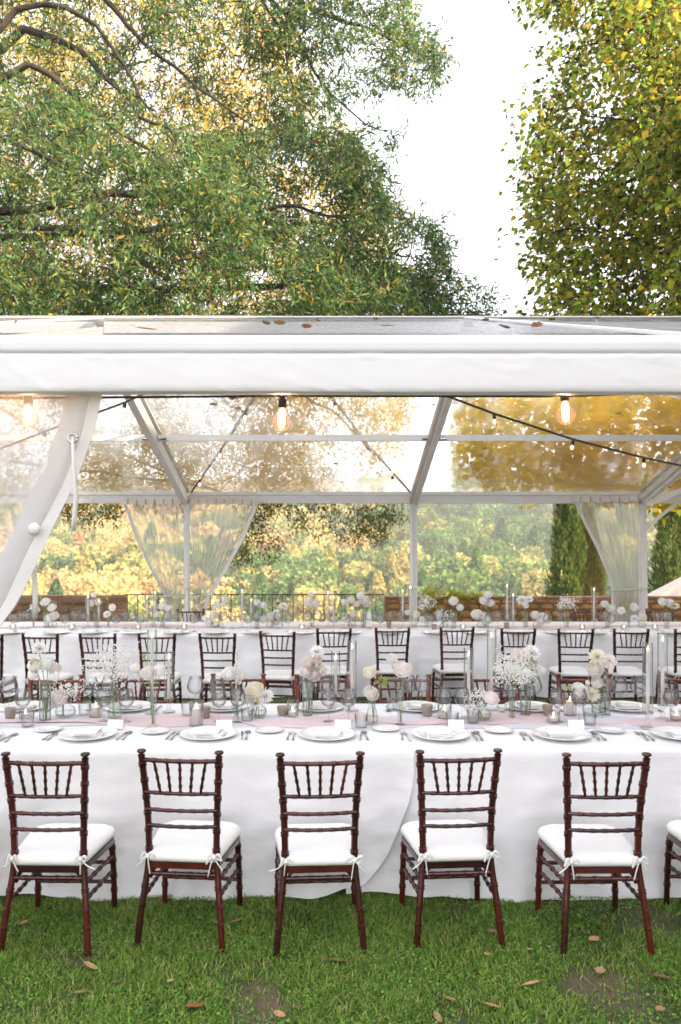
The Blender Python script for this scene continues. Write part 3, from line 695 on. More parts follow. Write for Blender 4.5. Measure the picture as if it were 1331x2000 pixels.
t4, C, D = tree('lime_tree', 'broad leaved tree with rust edged yellow green leaves above the tent', B4,
    [(8.4, 11.2, 0), (8.3, 11.2, 3), (8.5, 11.0, 6), (8.6, 10.8, 9), (8.8, 10.8, 12)], [.42, .36, .3, .2, .08], limbs4, cl4, None, 1.8)
P, Dl, L, W, co = sprigs(C, D, 15, .40, .12, (.038, .090), (.02, .03), [(.09, .22, .012), (.17, .31, .018), (.36, .40, .02), (.52, .40, .02), (.035, .11, .01)], [3, 3, 2.4, .9, 2.2], B4, spread=.07)
Dl = unit(Dl) * .75 + np.array([-.45, -.15, -.5])
n = len(P); ed = cols(n, [(.50, .22, .10), (.50, .36, .07), (.40, .15, .09), (.24, .26, .04)], [2, 2, 1.3, 1])
ob('crown', broad_leaves('crown', P, Dl, L, co, ed, M['foliage_lime']), t4)
# its neighbour beyond the tent, seen through the clear roof
B5 = Vector((12.5, 18.5, ground_z(12.5, 18.5)))
cl5 = clusters([(1090,660),(1600,600),(1600,970),(1260,960),(1130,950),(1010,935),(930,910),(880,850),(940,800),(890,770),(930,700)], 1300, 13.6, 17.5, .38, .7, 1.0)
s5 = (1600, 840, 18.3)
limbs5 = [([s5, (1250, 820, 16.5), (1100, 830, 16), (960, 860, 15.6)], .09, .012), ([s5, (1300, 740, 16.5), (1150, 720, 16), (1000, 740, 15.6)], .09, .012), ([s5, (1330, 900, 16.5), (1200, 910, 16), (1120, 915, 15.6)], .06, .012)]
t5, C, D = tree('amber_tree', 'amber leaved tree beyond the tent seen through the wet clear roof on the right', B5,
    [B5, B5 + Vector((0, 0, 3.4)), B5 + Vector((.2, 0, 7)), B5 + Vector((.2, 0, 10))], [.34, .3, .2, .08], limbs5, cl5, None, 2.6)
P, Dl, L, W, co = sprigs(C, D, 12, .42, .3, (.10, .15), (.02, .03), [(.86, .64, .06), (.84, .70, .08), (.84, .50, .06), (.55, .55, .06)], [3, 3, 1.2, 1.5], B5, spread=.12)
ob('crown', broad_leaves('crown', P, Dl, L, co, co, M['foliage_gold'], True), t5)

# ------------------------------------------------------------------ the marquee
TX = [-5.97, -2.28, 1.41, 5.10, 8.79]; YF, YR, YB = 2.90, 7.7, 12.5; ZE, ZR = 2.67, 4.13
def roof_z(y): return ZE + (ZR - ZE) * (1 - abs(y - YR) / (YR - YF))
tent = thing('marquee', 'white framed marquee with clear wet roof over both long tables', 'marquee', (0, YR, 0)); TO = Vector((0, -YR, 0))
def tp(name, mb, m, smooth=False): return ob(name, mb.mesh(name, m, smooth), tent, TO)
for X in TX:
    for y in (YF + .06, YB - .06):
        X_ = X + (.09 if y < 5 else 0)
        b = MB(); b.box((X_ - .042, y - .05, 0), (X_ + .042, y + .05, 2.50)); tp('post', b, M['alu'])
        b = MB(); b.box((X_ - .06, y - .12, .002), (X_ + .12, y + .12, .016)); tp('base_plate', b, M['alu'])
    for (ya, yb) in ((YF + .02, YR), (YB - .02, YR)):
        za, zb = roof_z(ya) - .15, roof_z(yb) - .15
        b = MB(); b.bar((X, ya, za), (X, yb, zb), .075, .15); tp('rafter', b, M['alu'])
        b = MB(); b.bar((X - .062, ya, za + .02), (X - .062, yb, zb + .02), .045, .09); tp('rafter_lining', b, M['pvc_lining'])
for i in range(len(TX) - 1):
    a, c = TX[i], TX[i + 1]
    for y in (5.2, 10.15):
        b = MB(); b.box((a + .05, y - .035, roof_z(y) - .155), (c - .05, y + .035, roof_z(y) - .075)); tp('purlin', b, M['alu'])
        for (x, s) in ((a + .05, 1), (c - .05, -1)):
            b = MB(); b.tube([(x - s * .02, y - .03, roof_z(y) - .14), (x + s * .11, y - .045, roof_z(y) - .13)], .014, 8); tp('purlin_bracket', b, M['steel'])
    b = MB(); b.box((a + .05, YR - .04, ZR - .14), (c - .05, YR + .04, ZR - .03)); tp('ridge_beam', b, M['alu'])
    b = MB(); b.box((a + .045, YB - .11, 2.515), (c - .045, YB - .01, 2.645)); tp('eave_beam', b, M['pvc'])
    b = MB(); b.box((a + .045, YB - .13, 2.648), (c - .045, YB + .03, 2.70)); tp('gutter', b, M['alu'])
    b = MB(); b.box((a + .045, YF + .01, 2.49), (c - .045, YF + .11, 2.63)); tp('eave_beam', b, M['alu'])
    for (ya, yb, m) in ((YF, YR, 'roof_front'), (YB, YR, 'roof_film')):
        def rf(u, v):
            x = a + (c - a) * u; y = ya + (yb - ya) * v
            z = roof_z(y) + .012 - .030 * math.sin(math.pi * u) * math.sin(math.pi * v) + .010 * noise.noise(Vector((x * 2, y * 2, 0)))
            return (x, y, z)
        b = MB(); b.grid(rf, 36, 44); tp('roof_sheet', b, M['roof_clear' if (i == 3 and m == 'roof_film') else m], True)
for X in TX:
    for (ya, yb) in ((YF, YR), (YB, YR)):
        b = MB(); b.bar((X, ya, roof_z(ya) + .022), (X, yb, roof_z(yb) + .022), .10, .012); tp('roof_seam', b, M['pvc'])
b = MB(); b.bar((TX[0], YR, ZR + .02), (TX[-1], YR, ZR + .02), .09, .012); tp('ridge_seam', b, M['pvc'])
# knee braces at the back, right
b = MB(); b.bar((5.14, YB - .06, 2.10), (5.66, YB - .06, 2.52), .04, .05, up=(0, 1, 0)); tp('brace', b, M['alu'])
# fascia of white canvas
def fascia(u, v):
    x = TX[0] + (TX[-1] - TX[0]) * u
    prof = [(2.93, 2.690), (2.87, 2.686), (2.835, 2.672), (2.822, 2.655), (2.822, 2.615), (2.829, 2.608), (2.824, 2.600), (2.822, 2.56), (2.82, 2.52), (2.82, 2.478), (2.824, 2.466), (2.835, 2.462), (2.87, 2.462)]
    t = v * (len(prof) - 1); i = min(int(t), len(prof) - 2); f = t - i
    y = prof[i][0] * (1 - f) + prof[i + 1][0] * f; z = prof[i][1] * (1 - f) + prof[i + 1][1] * f
    if v > .42:
        q = Vector((x * 3.0 + z * 6, z * 5, 1)); r = abs(noise.noise(q)); q2 = Vector((x * 5 - z * 14, z * 9, 9)); r2 = abs(noise.noise(q2))
        y += (.003 * max(0, .05 - r) / .05 + .002 * max(0, .04 - r2) / .04) * -1 + .0006 * noise.noise(Vector((x * 1.2, z * 3, 4)))
    if v > .72: z += .005 * noise.noise(Vector((x * .9, 0, 2)))
    return (x, y, z)
b = MB(); b.grid(fascia, 700, 36); tp('fascia', b, M['pvc'], True)

# ------------------------------------------------------------------ curtains of clear film
def interp(pl, z):
    for (a, b) in zip(pl, pl[1:]):
        if a[1] >= z >= b[1]: t = (a[1] - z) / max(1e-6, a[1] - b[1]); return a[0] + (b[0] - a[0]) * t
    return pl[-1][0] if z < pl[-1][1] else pl[0][0]
def curtain(free, post, y, npl, label, film, band=.055, bandmat='band', amp=.045, heading=True, tie_z=None, seed=0, depth_y=None, name='clear_curtain'):
    """free, post: lists of (x, z) from top to bottom along the free edge and along the post"""
    x_at = interp(free, free[0][1])
    base = Vector((post[-1][0], y, free[-1][1])); t = thing(name, label, 'curtain', base)
    z1, z0 = free[0][1], free[-1][1]; W0 = abs(free[0][0] - post[0][0])
    NU = npl * 7; NV = 46
    def pos(u, v, wave=True):
        z = z1 + (z0 - z1) * v; xf = interp(free, z); xp = interp(post, z)
        w = abs(xf - xp) / W0
        uu = u + .012 * math.sin(u * 40 + seed)
        x = xf + (xp - xf) * uu
        a = amp * (.35 + .65 * min(1, (1 - w) * 1.3 + .15))
        yy = y + (a * math.sin(2 * math.pi * npl * u + 1.3 * math.sin(v * 3 + u * 9 + seed)) + .3 * a * math.sin(2 * math.pi * npl * 2.3 * u + seed)) * (1 if wave else 0)
        return Vector((x, yy, z))
    b = MB(); b.grid(lambda u, v: pos(u, v) - base, NU, NV); ob('film', b.mesh('film', M[film], True), t)
    s = 1 if free[0][0] > post[0][0] else -1
    def bandf(u, v):
        p = pos(0, v); z = p.z; q0 = pos(0, max(0, v - .02)); q1 = pos(0, min(1, v + .02)); d = (q1 - q0); d.y = 0; d.normalize()
        nrm = Vector((-d.z, 0, d.x)); nrm = nrm if nrm.x * s > 0 else -nrm
        return p - nrm * (band * u) + Vector((0, -.012 + .010 * noise.noise(Vector((z * 4, u * 3, seed))), 0)) - base
    b = MB(); b.grid(bandf, 4, NV); ob('border', b.mesh('border', M[bandmat], True), t)
    if heading:
        k = max(4, npl // 2 + 2)
        for i in range(k):
            u0 = i / k; u1 = u0 + .80 / k; xa = free[0][0] + (post[0][0] - free[0][0]) * u0; xb = free[0][0] + (post[0][0] - free[0][0]) * u1
            zt = z1 + .02; tl = .07 * math.sin(i * 2.1 + seed) * .12
            b = MB(); b.add([Vector(p) - base for p in ((xa, y - .05, zt), (xb, y - .07, zt - .01), (xb, y - .075, zt - .115 + tl), (xa, y - .055, zt - .10), (xa, y - .03, zt), (xb, y - .05, zt - .01), (xb, y - .055, zt - .115 + tl), (xa, y - .035, zt - .10))], [(0,1,2,3),(7,6,5,4),(0,4,5,1),(1,5,6,2),(2,6,7,3),(3,7,4,0)])
            ob('heading_pleat', b.mesh('heading_pleat', M['pvc_lining']), t)
    if tie_z:
        xf = interp(free, tie_z); xp = interp(post, tie_z); cx = (xf + xp) / 2; rx = abs(xf - xp) / 2 + .02
        b = MB(); b.tube([Vector((cx + rx * math.cos(a), y + (amp + .03) * math.sin(a), tie_z + .01 * math.cos(a))) - base for a in [2 * math.pi * i / 20 for i in range(21)]], .014, 6); ob('tie', b.mesh('tie', M['pvc_lining']), t)
    return t, base
def P2(px, py, d): v = at(px, py, d); return (v.x, v.z)
dB = 12.33
curtain([P2(236, 975, dB), P2(262, 1050, dB), P2(290, 1110, dB), P2(318, 1160, dB), P2(322, 1190, dB), P2(312, 1290, dB)], [P2(358, 975, dB), P2(356, 1160, dB), P2(357, 1290, dB)], dB, 11,
    'clear pleated curtain tied to the left side of the left back post', 'film', tie_z=1.03, seed=1)
curtain([P2(508, 975, dB), P2(478, 1050, dB), P2(440, 1120, dB), P2(410, 1168, dB), P2(400, 1200, dB), P2(404, 1290, dB)], [P2(370, 975, dB), P2(376, 1160, dB), P2(374, 1290, dB)], dB, 12,
    'clear pleated curtain tied to the right side of the left back post', 'film', tie_z=1.03, seed=4)
curtain([P2(1116, 970, dB), P2(1140, 1020, dB), P2(1166, 1070, dB), P2(1188, 1120, dB), P2(1196, 1150, dB), P2(1196, 1200, dB), P2(1190, 1290, dB)], [P2(1248, 970, dB), P2(1248, 1160, dB), P2(1248, 1290, dB)], dB, 11,
    'clear pleated curtain swept to the right back post beside the cypress', 'film', tie_z=1.13, seed=7)
# white wraps on the back posts
for (px, w, lab) in ((806, .050, 'white fabric wrapped tightly round the middle back post'), (1258, .060, 'white fabric wrapped round the right back post'), (366, .050, 'white fabric wrapped round the left back post')):
    c = at(px, 1055, 12.36); base = Vector((c.x, 12.36, 0))
    def wf(u, v, w=w):
        a = 2 * math.pi * u; z = 2.5 - 2.4 * v; rr = w * (.72 + .5 * sm(0, 1, v) + .12 * math.sin(a * 5 + z * 2)) * (1.5 - .8 * sm(0, .08, v) if v < .08 else .9)
        return Vector((math.cos(a) * rr, math.sin(a) * rr * .8, z))
    t = thing('post_wrap', lab, 'fabric wrap', base); b = MB(); b.grid(wf, 30, 30); ob('fabric', b.mesh('fabric', M['pvc'], True), t)
    b = MB(); b.tube([(math.cos(a) * (w + .02), math.sin(a) * (w + .02), 1.15) for a in [2*math.pi*i/14 for i in range(15)]], .01, 5); ob('tie', b.mesh('tie', M['pvc_lining']), t)
# swag of white fabric rising to the right from the right back post
b = MB(); c0 = at(1262, 972, 12.2)
b.grid(lambda u, v: Vector((c0.x + u * 1.3, 12.2 - u * 2.6, 2.56 + .95 * u - .10 * math.sin(u * 3.0) - .10 * v * (1 + .2 * math.sin(u * 20)))) - c0, 30, 4)
t = ob('swag', b.mesh('swag', M['pvc_lining'], True), None, c0); tag(t, 'white fabric swag rising to the right from the right back post', 'fabric')
# the front left curtain
dF = 2.90
fr = [P2(208, 768, dF), P2(190, 850, dF), P2(155, 940, dF), P2(115, 1022, dF), P2(75, 1110, dF), P2(40, 1180, dF), P2(0, 1234, dF), P2(-120, 1400, dF), P2(-330, 1560, dF), P2(-430, 1640, dF), P2(-440, 1760, dF), P2(-420, 1960, dF)]
ps = [P2(-560, 768, dF), P2(-555, 1640, dF), P2(-555, 1960, dF)]
ct, cb = curtain(fr, ps, dF, 9, 'clear curtain with broad white border sweeping down at the front left of the marquee', 'film_front', band=.135, heading=False, tie_z=.79, seed=2, amp=.022)
# brass eyelet, strap and button on the border
e = at(142, 856, dF - .035)
b = MB(); b.tube([(math.cos(a) * .017, 0, math.sin(a) * .017) for a in [2*math.pi*i/20 for i in range(21)]], .0045, 8); ob('eyelet', b.mesh('eyelet', M['steel'], True), ct, e - cb)
b = MB(); b.tube([(0, .0, .002), (.004, -.012, -.01), (.008, -.012, -.10), (.014, -.006, -.22), (.006, 0, -.30), (.002, .004, -.345)], [.004, .006, .0075, .009, .009, .008], 8); ob('strap', b.mesh('strap', M['pvc'], True), ct, e - cb)
b = MB(); b.lathe([(0, .012), (.012, .011), (.022, .006), (.024, 0), (.022, -.006), (0, -.008)], 22); o = ob('button', b.mesh('button', M['pvc'], True), ct, at(67, 1033, dF - .03) - cb); o.rotation_euler = (R(90), 0, 0)
q = at(66, 1085, dF + .05)
b = MB(); b.tube([Vector((0, 0, 0)), Vector((.003, 0, -.08)), Vector((.006, 0, -.17)), Vector((.004, 0, -.24))], [.006, .009, .011, .010], 8); ob('strap', b.mesh('strap', M['pvc'], True), ct, q - cb)

# ------------------------------------------------------------------ string lights
bulb_mb = MB(); bulb_mb.lathe([(.013, -.028), (.016, -.038), (.026, -.054), (.034, -.070), (.0355, -.082), (.031, -.098), (.019, -.110), (.0, -.115)], 18); bulb_me = bulb_mb.mesh('bulb', M['bulb'], True)
so = MB(); so.lathe([(.0, .016), (.008, .015), (.010, .006), (.0145, .003), (.0150, -.022), (.0135, -.030), (.0, -.030)], 14); sock_me = so.mesh('socket', M['socket'], 40)
fi = MB()
for k in range(4):
    a = k * math.pi / 2 + .4; fi.tube([(math.cos(a) * .003, math.sin(a) * .003, -.034), (math.cos(a) * .011, math.sin(a) * .011, -.048), (math.cos(a) * .010, math.sin(a) * .010, -.088)], .0026, 5)
fil_me = fi.mesh('filament', M['filament'])
sb = MB(); sb.lathe([(.012, -.026), (.020, -.040), (.023, -.052), (.020, -.066), (.010, -.075), (0, -.077)], 14); sbulb_me = sb.mesh('bulb', M['bulb'], True)
sf = MB(); sf.lathe([(0, -.036), (.008, -.044), (.009, -.056), (0, -.068)], 8); sfil_me = sf.mesh('filament', M['filament'])
def string(label, cable_pts, bulbs, big=False, sag=0):
    c0 = Vector(cable_pts[0]); t = thing('string_light', label, 'string light', c0)
    pts_ = []
    for a, c in zip(cable_pts, cable_pts[1:]):
        a = Vector(a); c = Vector(c)
        for k in range(10): u = k / 10; q = a.lerp(c, u); q.z -= sag * 4 * u * (1 - u); pts_.append(q - c0)
    pts_.append(Vector(cable_pts[-1]) - c0)
    b = MB(); b.tube(pts_, .013 if not big else .005, 6); ob('cable', b.mesh('cable', M['cable']), t)
    for i, p in enumerate(bulbs):
        p = Vector(p)
        so_ = ob('lamp_holder', sock_me, t, p - c0 - Vector((0, 0, .012)), random.uniform(0, 6)); so_.rotation_euler[0] = random.uniform(-.2, .2)
        if big: so_.scale = (1.1, 1.1, 1.1)
        else: so_.scale = (1.35, 1.35, 1.35)
        bb = ob('bulb', bulb_me if big else sbulb_me, so_); ob('filament', fil_me if big else sfil_me, so_)
    return t
def along(pix, dz=0): return [at(*p) for p in pix]
fz = at(552, 775, 3.02).z
string('string of large clear filament bulbs hanging just inside the front eave', [(-2.2, 3.02, fz + .01), (-1.18, 3.02, fz - .005), (-.176, 3.02, fz + .004), (.93, 3.02, fz + .002), (1.4, 3.02, fz + .02)],
       [at(55, 768, 3.02), at(552, 775, 3.02), at(1103, 762, 3.02)], big=True)
string('string of small bulbs running down to the left back post', along([(560, 672, 7.9), (500, 768, 9.6), (430, 878, 11.2), (374, 962, 12.3)]), along([(480, 803, 10.1), (430, 878, 11.2), (390, 936, 11.95)]))
string('string of small bulbs running down to the middle back post', along([(560, 672, 7.9), (643, 768, 9.6), (719, 868, 11.1), (805, 965, 12.3)]), along([(654, 784, 9.85), (719, 872, 11.1), (767, 930, 11.8), (812, 968, 12.28)]))
string('string of small bulbs sloping across the right bay under the clear roof', along([(560, 662, 7.7), (860, 768, 8.0), (966, 808, 8.2), (1120, 858, 8.7), (1258, 894, 9.2), (1345, 912, 9.6)]), along([(966, 809, 8.2), (1120, 860, 8.7), (1258, 895, 9.2)]))
string('string of small bulbs passing behind the front left curtain', along([(340, 745, 7.6), (283, 768, 7.9), (244, 786, 8.1), (200, 802, 8.4), (90, 842, 9.0), (-60, 900, 9.8)]), along([(244, 787, 8.1), (88, 844, 9.0)]))
# lamp light of the three large bulbs
for p in ((55, 805), (552, 805), (1103, 792)):
    ld = bpy.data.lights.new('bulb_light', 'POINT'); ld.energy = .7; ld.color = (1, .55, .25); ld.shadow_soft_size = .03
    lo = bpy.data.objects.new('bulb_light', ld); COL.objects.link(lo); lo.location = at(p[0], p[1], 3.02)

# ------------------------------------------------------------------ chairs
def crom(P, n=8):
    P = [Vector(p) for p in P]; out = []
    for i in range(len(P) - 1):
        a = P[max(i-1, 0)]; b = P[i]; c = P[i+1]; d = P[min(i+2, len(P)-1)]
        for k in range(n):
            t = k / n
            out.append(.5 * ((2*b) + (c-a)*t + (2*a-5*b+4*c-d)*t*t + (3*b-a-3*c+d)*t**3))
    out.append(P[-1]); return out
def ringed(b, pts, r0, r1, rings, n=10, k=.26, wid=.0105, cap=True):
    pts = [Vector(p) for p in pts]; L = [0]
    for a, c in zip(pts, pts[1:]): L.append(L[-1] + (c - a).length)
    T = L[-1]; samples = {round(l, 5): 1.0 for l in L}
    for t in rings:
        s0 = t * T
        samples = {s: m for s, m in samples.items() if abs(s - s0) > wid * 1.05 or s in (0, round(T, 5))}
        for off, m in ((-1, 1), (-.8, 1 + k), (-.4, 1 + k), (-.18, 1), (.18, 1), (.4, 1 + k), (.8, 1 + k), (1, 1)):
            s = s0 + off * wid
            if 0 <= s <= T: samples[round(s, 5)] = m
    P = []; Rr = []
    for s in sorted(samples):
        i = max(j for j in range(len(L)) if L[j] <= s + 1e-9); i = min(i, len(L) - 2)
        f = (s - L[i]) / max(1e-9, L[i+1] - L[i]); P.append(pts[i].lerp(pts[i+1], f)); Rr.append((r0 + (r1 - r0) * s / T) * samples[s])
    b.tube(P, Rr, n, cap)
def seat_outline(grow=0, n=9):
    w0, w1, d = .172 + grow, .205 + grow, .375; pts = []
    def corner(cx, cy, r, a0, a1):
        for i in range(n + 1): a = R(a0 + (a1 - a0) * i / n); pts.append((cx + r * math.cos(a), cy + r * math.sin(a)))
    corner(w1 - .085, d - .085 + grow + .02, .085, 0, 90); corner(-w1 + .085, d - .085 + grow + .02, .085, 90, 180)
    corner(-w0 + .04, .02 - grow, .04, 180, 270); corner(w0 - .04, .02 - grow, .04, 270, 360)
    return pts
def make_chair(wood, label, loc, rz, group, seed=0):
    cr = random.Random(seed)
    t = thing('chiavari_chair', label, 'chair', loc, rz, group); wm = M[wood]
    for s in (-1, 1):
        b = MB(); pp = crom([(s*.204, -.058, 0), (s*.188, -.035, .18), (s*.168, -.004, .36), (s*.163, 0, .46), (s*.170, -.010, .66), (s*.186, -.045, .905)])
        ringed(b, pp, .0155, .0165, [.13, .215, .31, .50, .60, .69, .775, .865, .955], 12); ob('back_post', b.mesh('back_post', wm, 50), t)
        b = MB(); b.lathe([(.0, -.01), (.014, -.006), (.0175, 0), (.0175, .004), (.011, .007), (.011, .011), (.021, .016), (.0225, .022), (.019, .028), (0, .031)], 16, (s*.1862, -.0455, .905)); ob('finial', b.mesh('finial', wm, 50), t)
        b = MB(); ringed(b, crom([(s*.200, .372, 0), (s*.197, .366, .2), (s*.190, .352, .37)], 4), .0145, .016, [.30, .50, .72, .90], 12); ob('front_leg', b.mesh('front_leg', wm, 50), t)
        for z in (.305, .225):
            b = MB(); ringed(b, [(s*.176, -.02, z + .01), (s*.196, .36, z - .01)], .0095, .0095, [.15, .32, .5, .68, .85], 8); ob('stretcher', b.mesh('stretcher', wm, 50), t)
        # bow tying the cushion to the post
        tb = MB(); x = s * .164; z = .43 + cr.uniform(-.008, .006); jx = cr.uniform(-.022, .022); jz = cr.uniform(-.02, .016); jl = cr.uniform(.65, 1.1)
        tb.tube([Vector((x + .020 * math.cos(a), .002 + .020 * math.sin(a), z + .004 * math.sin(a * 2))) for a in [2*math.pi*i/14 for i in range(15)]], .0048, 6, flat=.5)
        kx = x - s * .004; ky = -.030
        for q in (-1, 1):
            tb.tube(crom([(kx, ky, z), (kx + q*.020 * jl, ky - .010, z + .018), (kx + q*.036 * jl, ky - .008, z + (.008 if q > 0 else -.012) + jz), (kx + q*.022, ky - .004, z - .010), (kx, ky, z)], 5), .0055, 6, flat=.5)
            tb.tube(crom([(kx, ky, z), (kx + q*.016 + s*.012 + jx * .5, ky - .008, z - .028), (kx + q*.022 + s*(.038 if q * s > 0 else .012) + jx, ky - .006, z - (.058 if q * s > 0 else .088) * jl)], 5), [.004] + [.0068] * 9 + [.0060], 6, flat=.4)
        tb.tube([(kx - .008, ky - .006, z + .004), (kx + .008, ky - .006, z - .004)], .0095, 8)
        ob('cushion_tie', tb.mesh('cushion_tie', M['cushion'], True), t)
    for z in (.885, .728, .645, .567):
        xw = .163 + (z - .46) * .045; yo = -.002 - .095 * (z - .46)
        b = MB(); pp = crom([(-xw, yo, z), (-xw*.4, yo - .010, z - .002), (xw*.4, yo - .010, z - .002), (xw, yo, z)], 5)
        ringed(b, pp, .0105 if z > .8 else .009, .0105 if z > .8 else .009, [.16, .33, .5, .67, .84], 9); ob('back_rail', b.mesh('back_rail', wm, 50), t)
    for k in range(5):
        f = (k - 2) / 2; b = MB(); a = Vector((f*.124, -.052, .885)); c = Vector((f*.096, -.038, .728))
        pts_ = [a.lerp(c, u) for u in (0, .15, .3, .5, .7, .85, 1)]
        ringed(b, pts_, .0068, .0068, [.28, .53, .78], 8, k=.45, wid=.007); ob('spindle', b.mesh('spindle', wm, 50), t)
    b = MB(); ringed(b, [(-.165, -.008, .335), (.165, -.008, .335)], .0105, .0105, [.16, .38, .62, .84], 9); ob('stretcher', b.mesh('stretcher', wm, 50), t)
    for z in (.255, .155):
        b = MB(); ringed(b, [(-.195, .362, z), (.195, .362, z)], .0095, .0095, [.16, .38, .62, .84], 9); ob('stretcher', b.mesh('stretcher', wm, 50), t)
    o = seat_outline(.004); n = len(o); b = MB()
    vs = [(x, y, .366) for x, y in o] + [(x, y, .394) for x, y in o]
    b.add(vs, [(k, (k+1) % n, n + (k+1) % n, n + k) for k in range(n)] + [tuple(range(n-1, -1, -1)), tuple(range(n, 2*n))])
    for s in (-1, 1): b.tube([(s*.155, .0, .31), (s*.143, .004, .345), (s*.12, .006, .37)], .008, 6)
    ob('seat_frame', b.mesh('seat_frame', wm, 40), t)
    o = seat_outline(.010); b = MB(); rings = []; c = (0, .20)
    for (sc, z) in ((.88, .394), (.965, .399), (1.0, .412), (.995, .424), (.965, .436), (.90, .445), (.80, .451), (.5, .453), (.2, .454)):
        rings.append([(c[0] + (x - c[0]) * sc, c[1] + (y - c[1]) * sc, z + .004 * noise.noise(Vector((x * 9 + seed * 3, y * 9, z * 20)))) for x, y in o])
    vs = [p for r in rings for p in r]; fs = []
    for i in range(len(rings) - 1):
        for k in range(n): fs.append((i*n+k, i*n+(k+1) % n, (i+1)*n+(k+1) % n, (i+1)*n+k))
    fs.append(tuple(range(n-1, -1, -1))); fs.append(tuple((len(rings)-1)*n + k for k in range(n)))
    b.add(vs, fs); ob('cushion', b.mesh('cushion', M['cushion'], True), t)
    return t
GF = 'mahogany chairs along the front of the near table'
def fx(top_px, s): return (top_px - VX) / s
front = [(-178, 3.63, 2, 'mahogany chair cut off by the left edge of the view, in the front row'),
 (94, 3.61, -1, 'front row mahogany chair nearest the left edge, fully in view, left bow pulled outward'),
 (353, 3.65, -5, 'second full mahogany chair from the left in the front row'),
 (625, 3.61, 3.5, 'middle mahogany chair of the front row, directly left of the tablecloth seam'),
 (897, 3.66, 4, 'mahogany chair in the front row directly right of the tablecloth seam'),
 (1179, 3.60, .5, 'last mahogany chair fully in view on the right of the front row'),
 (1462, 3.66, -2, 'mahogany chair cut off by the right edge of the view, in the front row')]
near0 = None; variants = []
for (px, d, a, lab) in front:
    loc = ((px - VX) / 417 * 1.0, d, 0)
    if len(variants) < 4: variants.append(make_chair('wood', lab, loc, R(a), GF, len(variants) + 1)); near0 = variants[0]
    else: copy_tree(variants[(len(variants) + px) % 3 + 1], loc, R(a), lab, GF)
O2 = ['first', 'second', 'third', 'fourth', 'fifth', 'sixth', 'seventh', 'eighth']
GB = 'reddish chairs on the far side of the near table'
fars = [(105, 0), (278, 3), (464, -2), (630, 2), (790, -3), (967, 4), (1144, -2), (1345, 0)]
fc0 = None
for i, (px, a) in enumerate(fars):
    d = 5.63 - random.uniform(0, .05); loc = ((px - VX) / F * d, d, 0)
    lab = 'reddish chair facing us, %s from left behind the near table' % O2[i]
    if fc0 is None: fc0 = make_chair('wood_far', lab, loc, R(180 + a), GB)
    else: copy_tree(fc0, loc, R(180 + a), lab, GB)
GM = 'dark chairs along the near side of the far table'
mids = [(-32, 1238, 3), (79, 1236, -3), (191, 1236, -2), (306, 1236, 4), (425, 1236, -2), (543, 1232, -8), (652, 1226, 6), (767, 1224, 1), (893, 1223, 3), (1013, 1226, 1), (1126, 1227, -4), (1234, 1227, -2), (1352, 1227, 2)]
O3 = ORD
FAR_ANCH = []
for i, (px, ty, a) in enumerate(mids):
    s = (ty - VY + 2) / (CAMZ - .93); d = F / s; loc = ((px - VX) / s, d + .045, 0)
    lab = 'dark chair %s from the left in the row before the far table' % ORD[i]
    FAR_ANCH.append(px)
    copy_tree(variants[i % 4], loc, R(a), lab, GM)
for (px, a, lab) in ((1150, 182, 'dark chair behind the far table below the cypress'), (1292, 178, 'dark chair behind the far table right of the right back post'), (372, 183, 'dark chair behind the far table beside the left back post')):
    copy_tree(near0, ((px - VX) / F * 11.0, 11.0, 0), R(a), lab, 'dark chairs behind the far table')

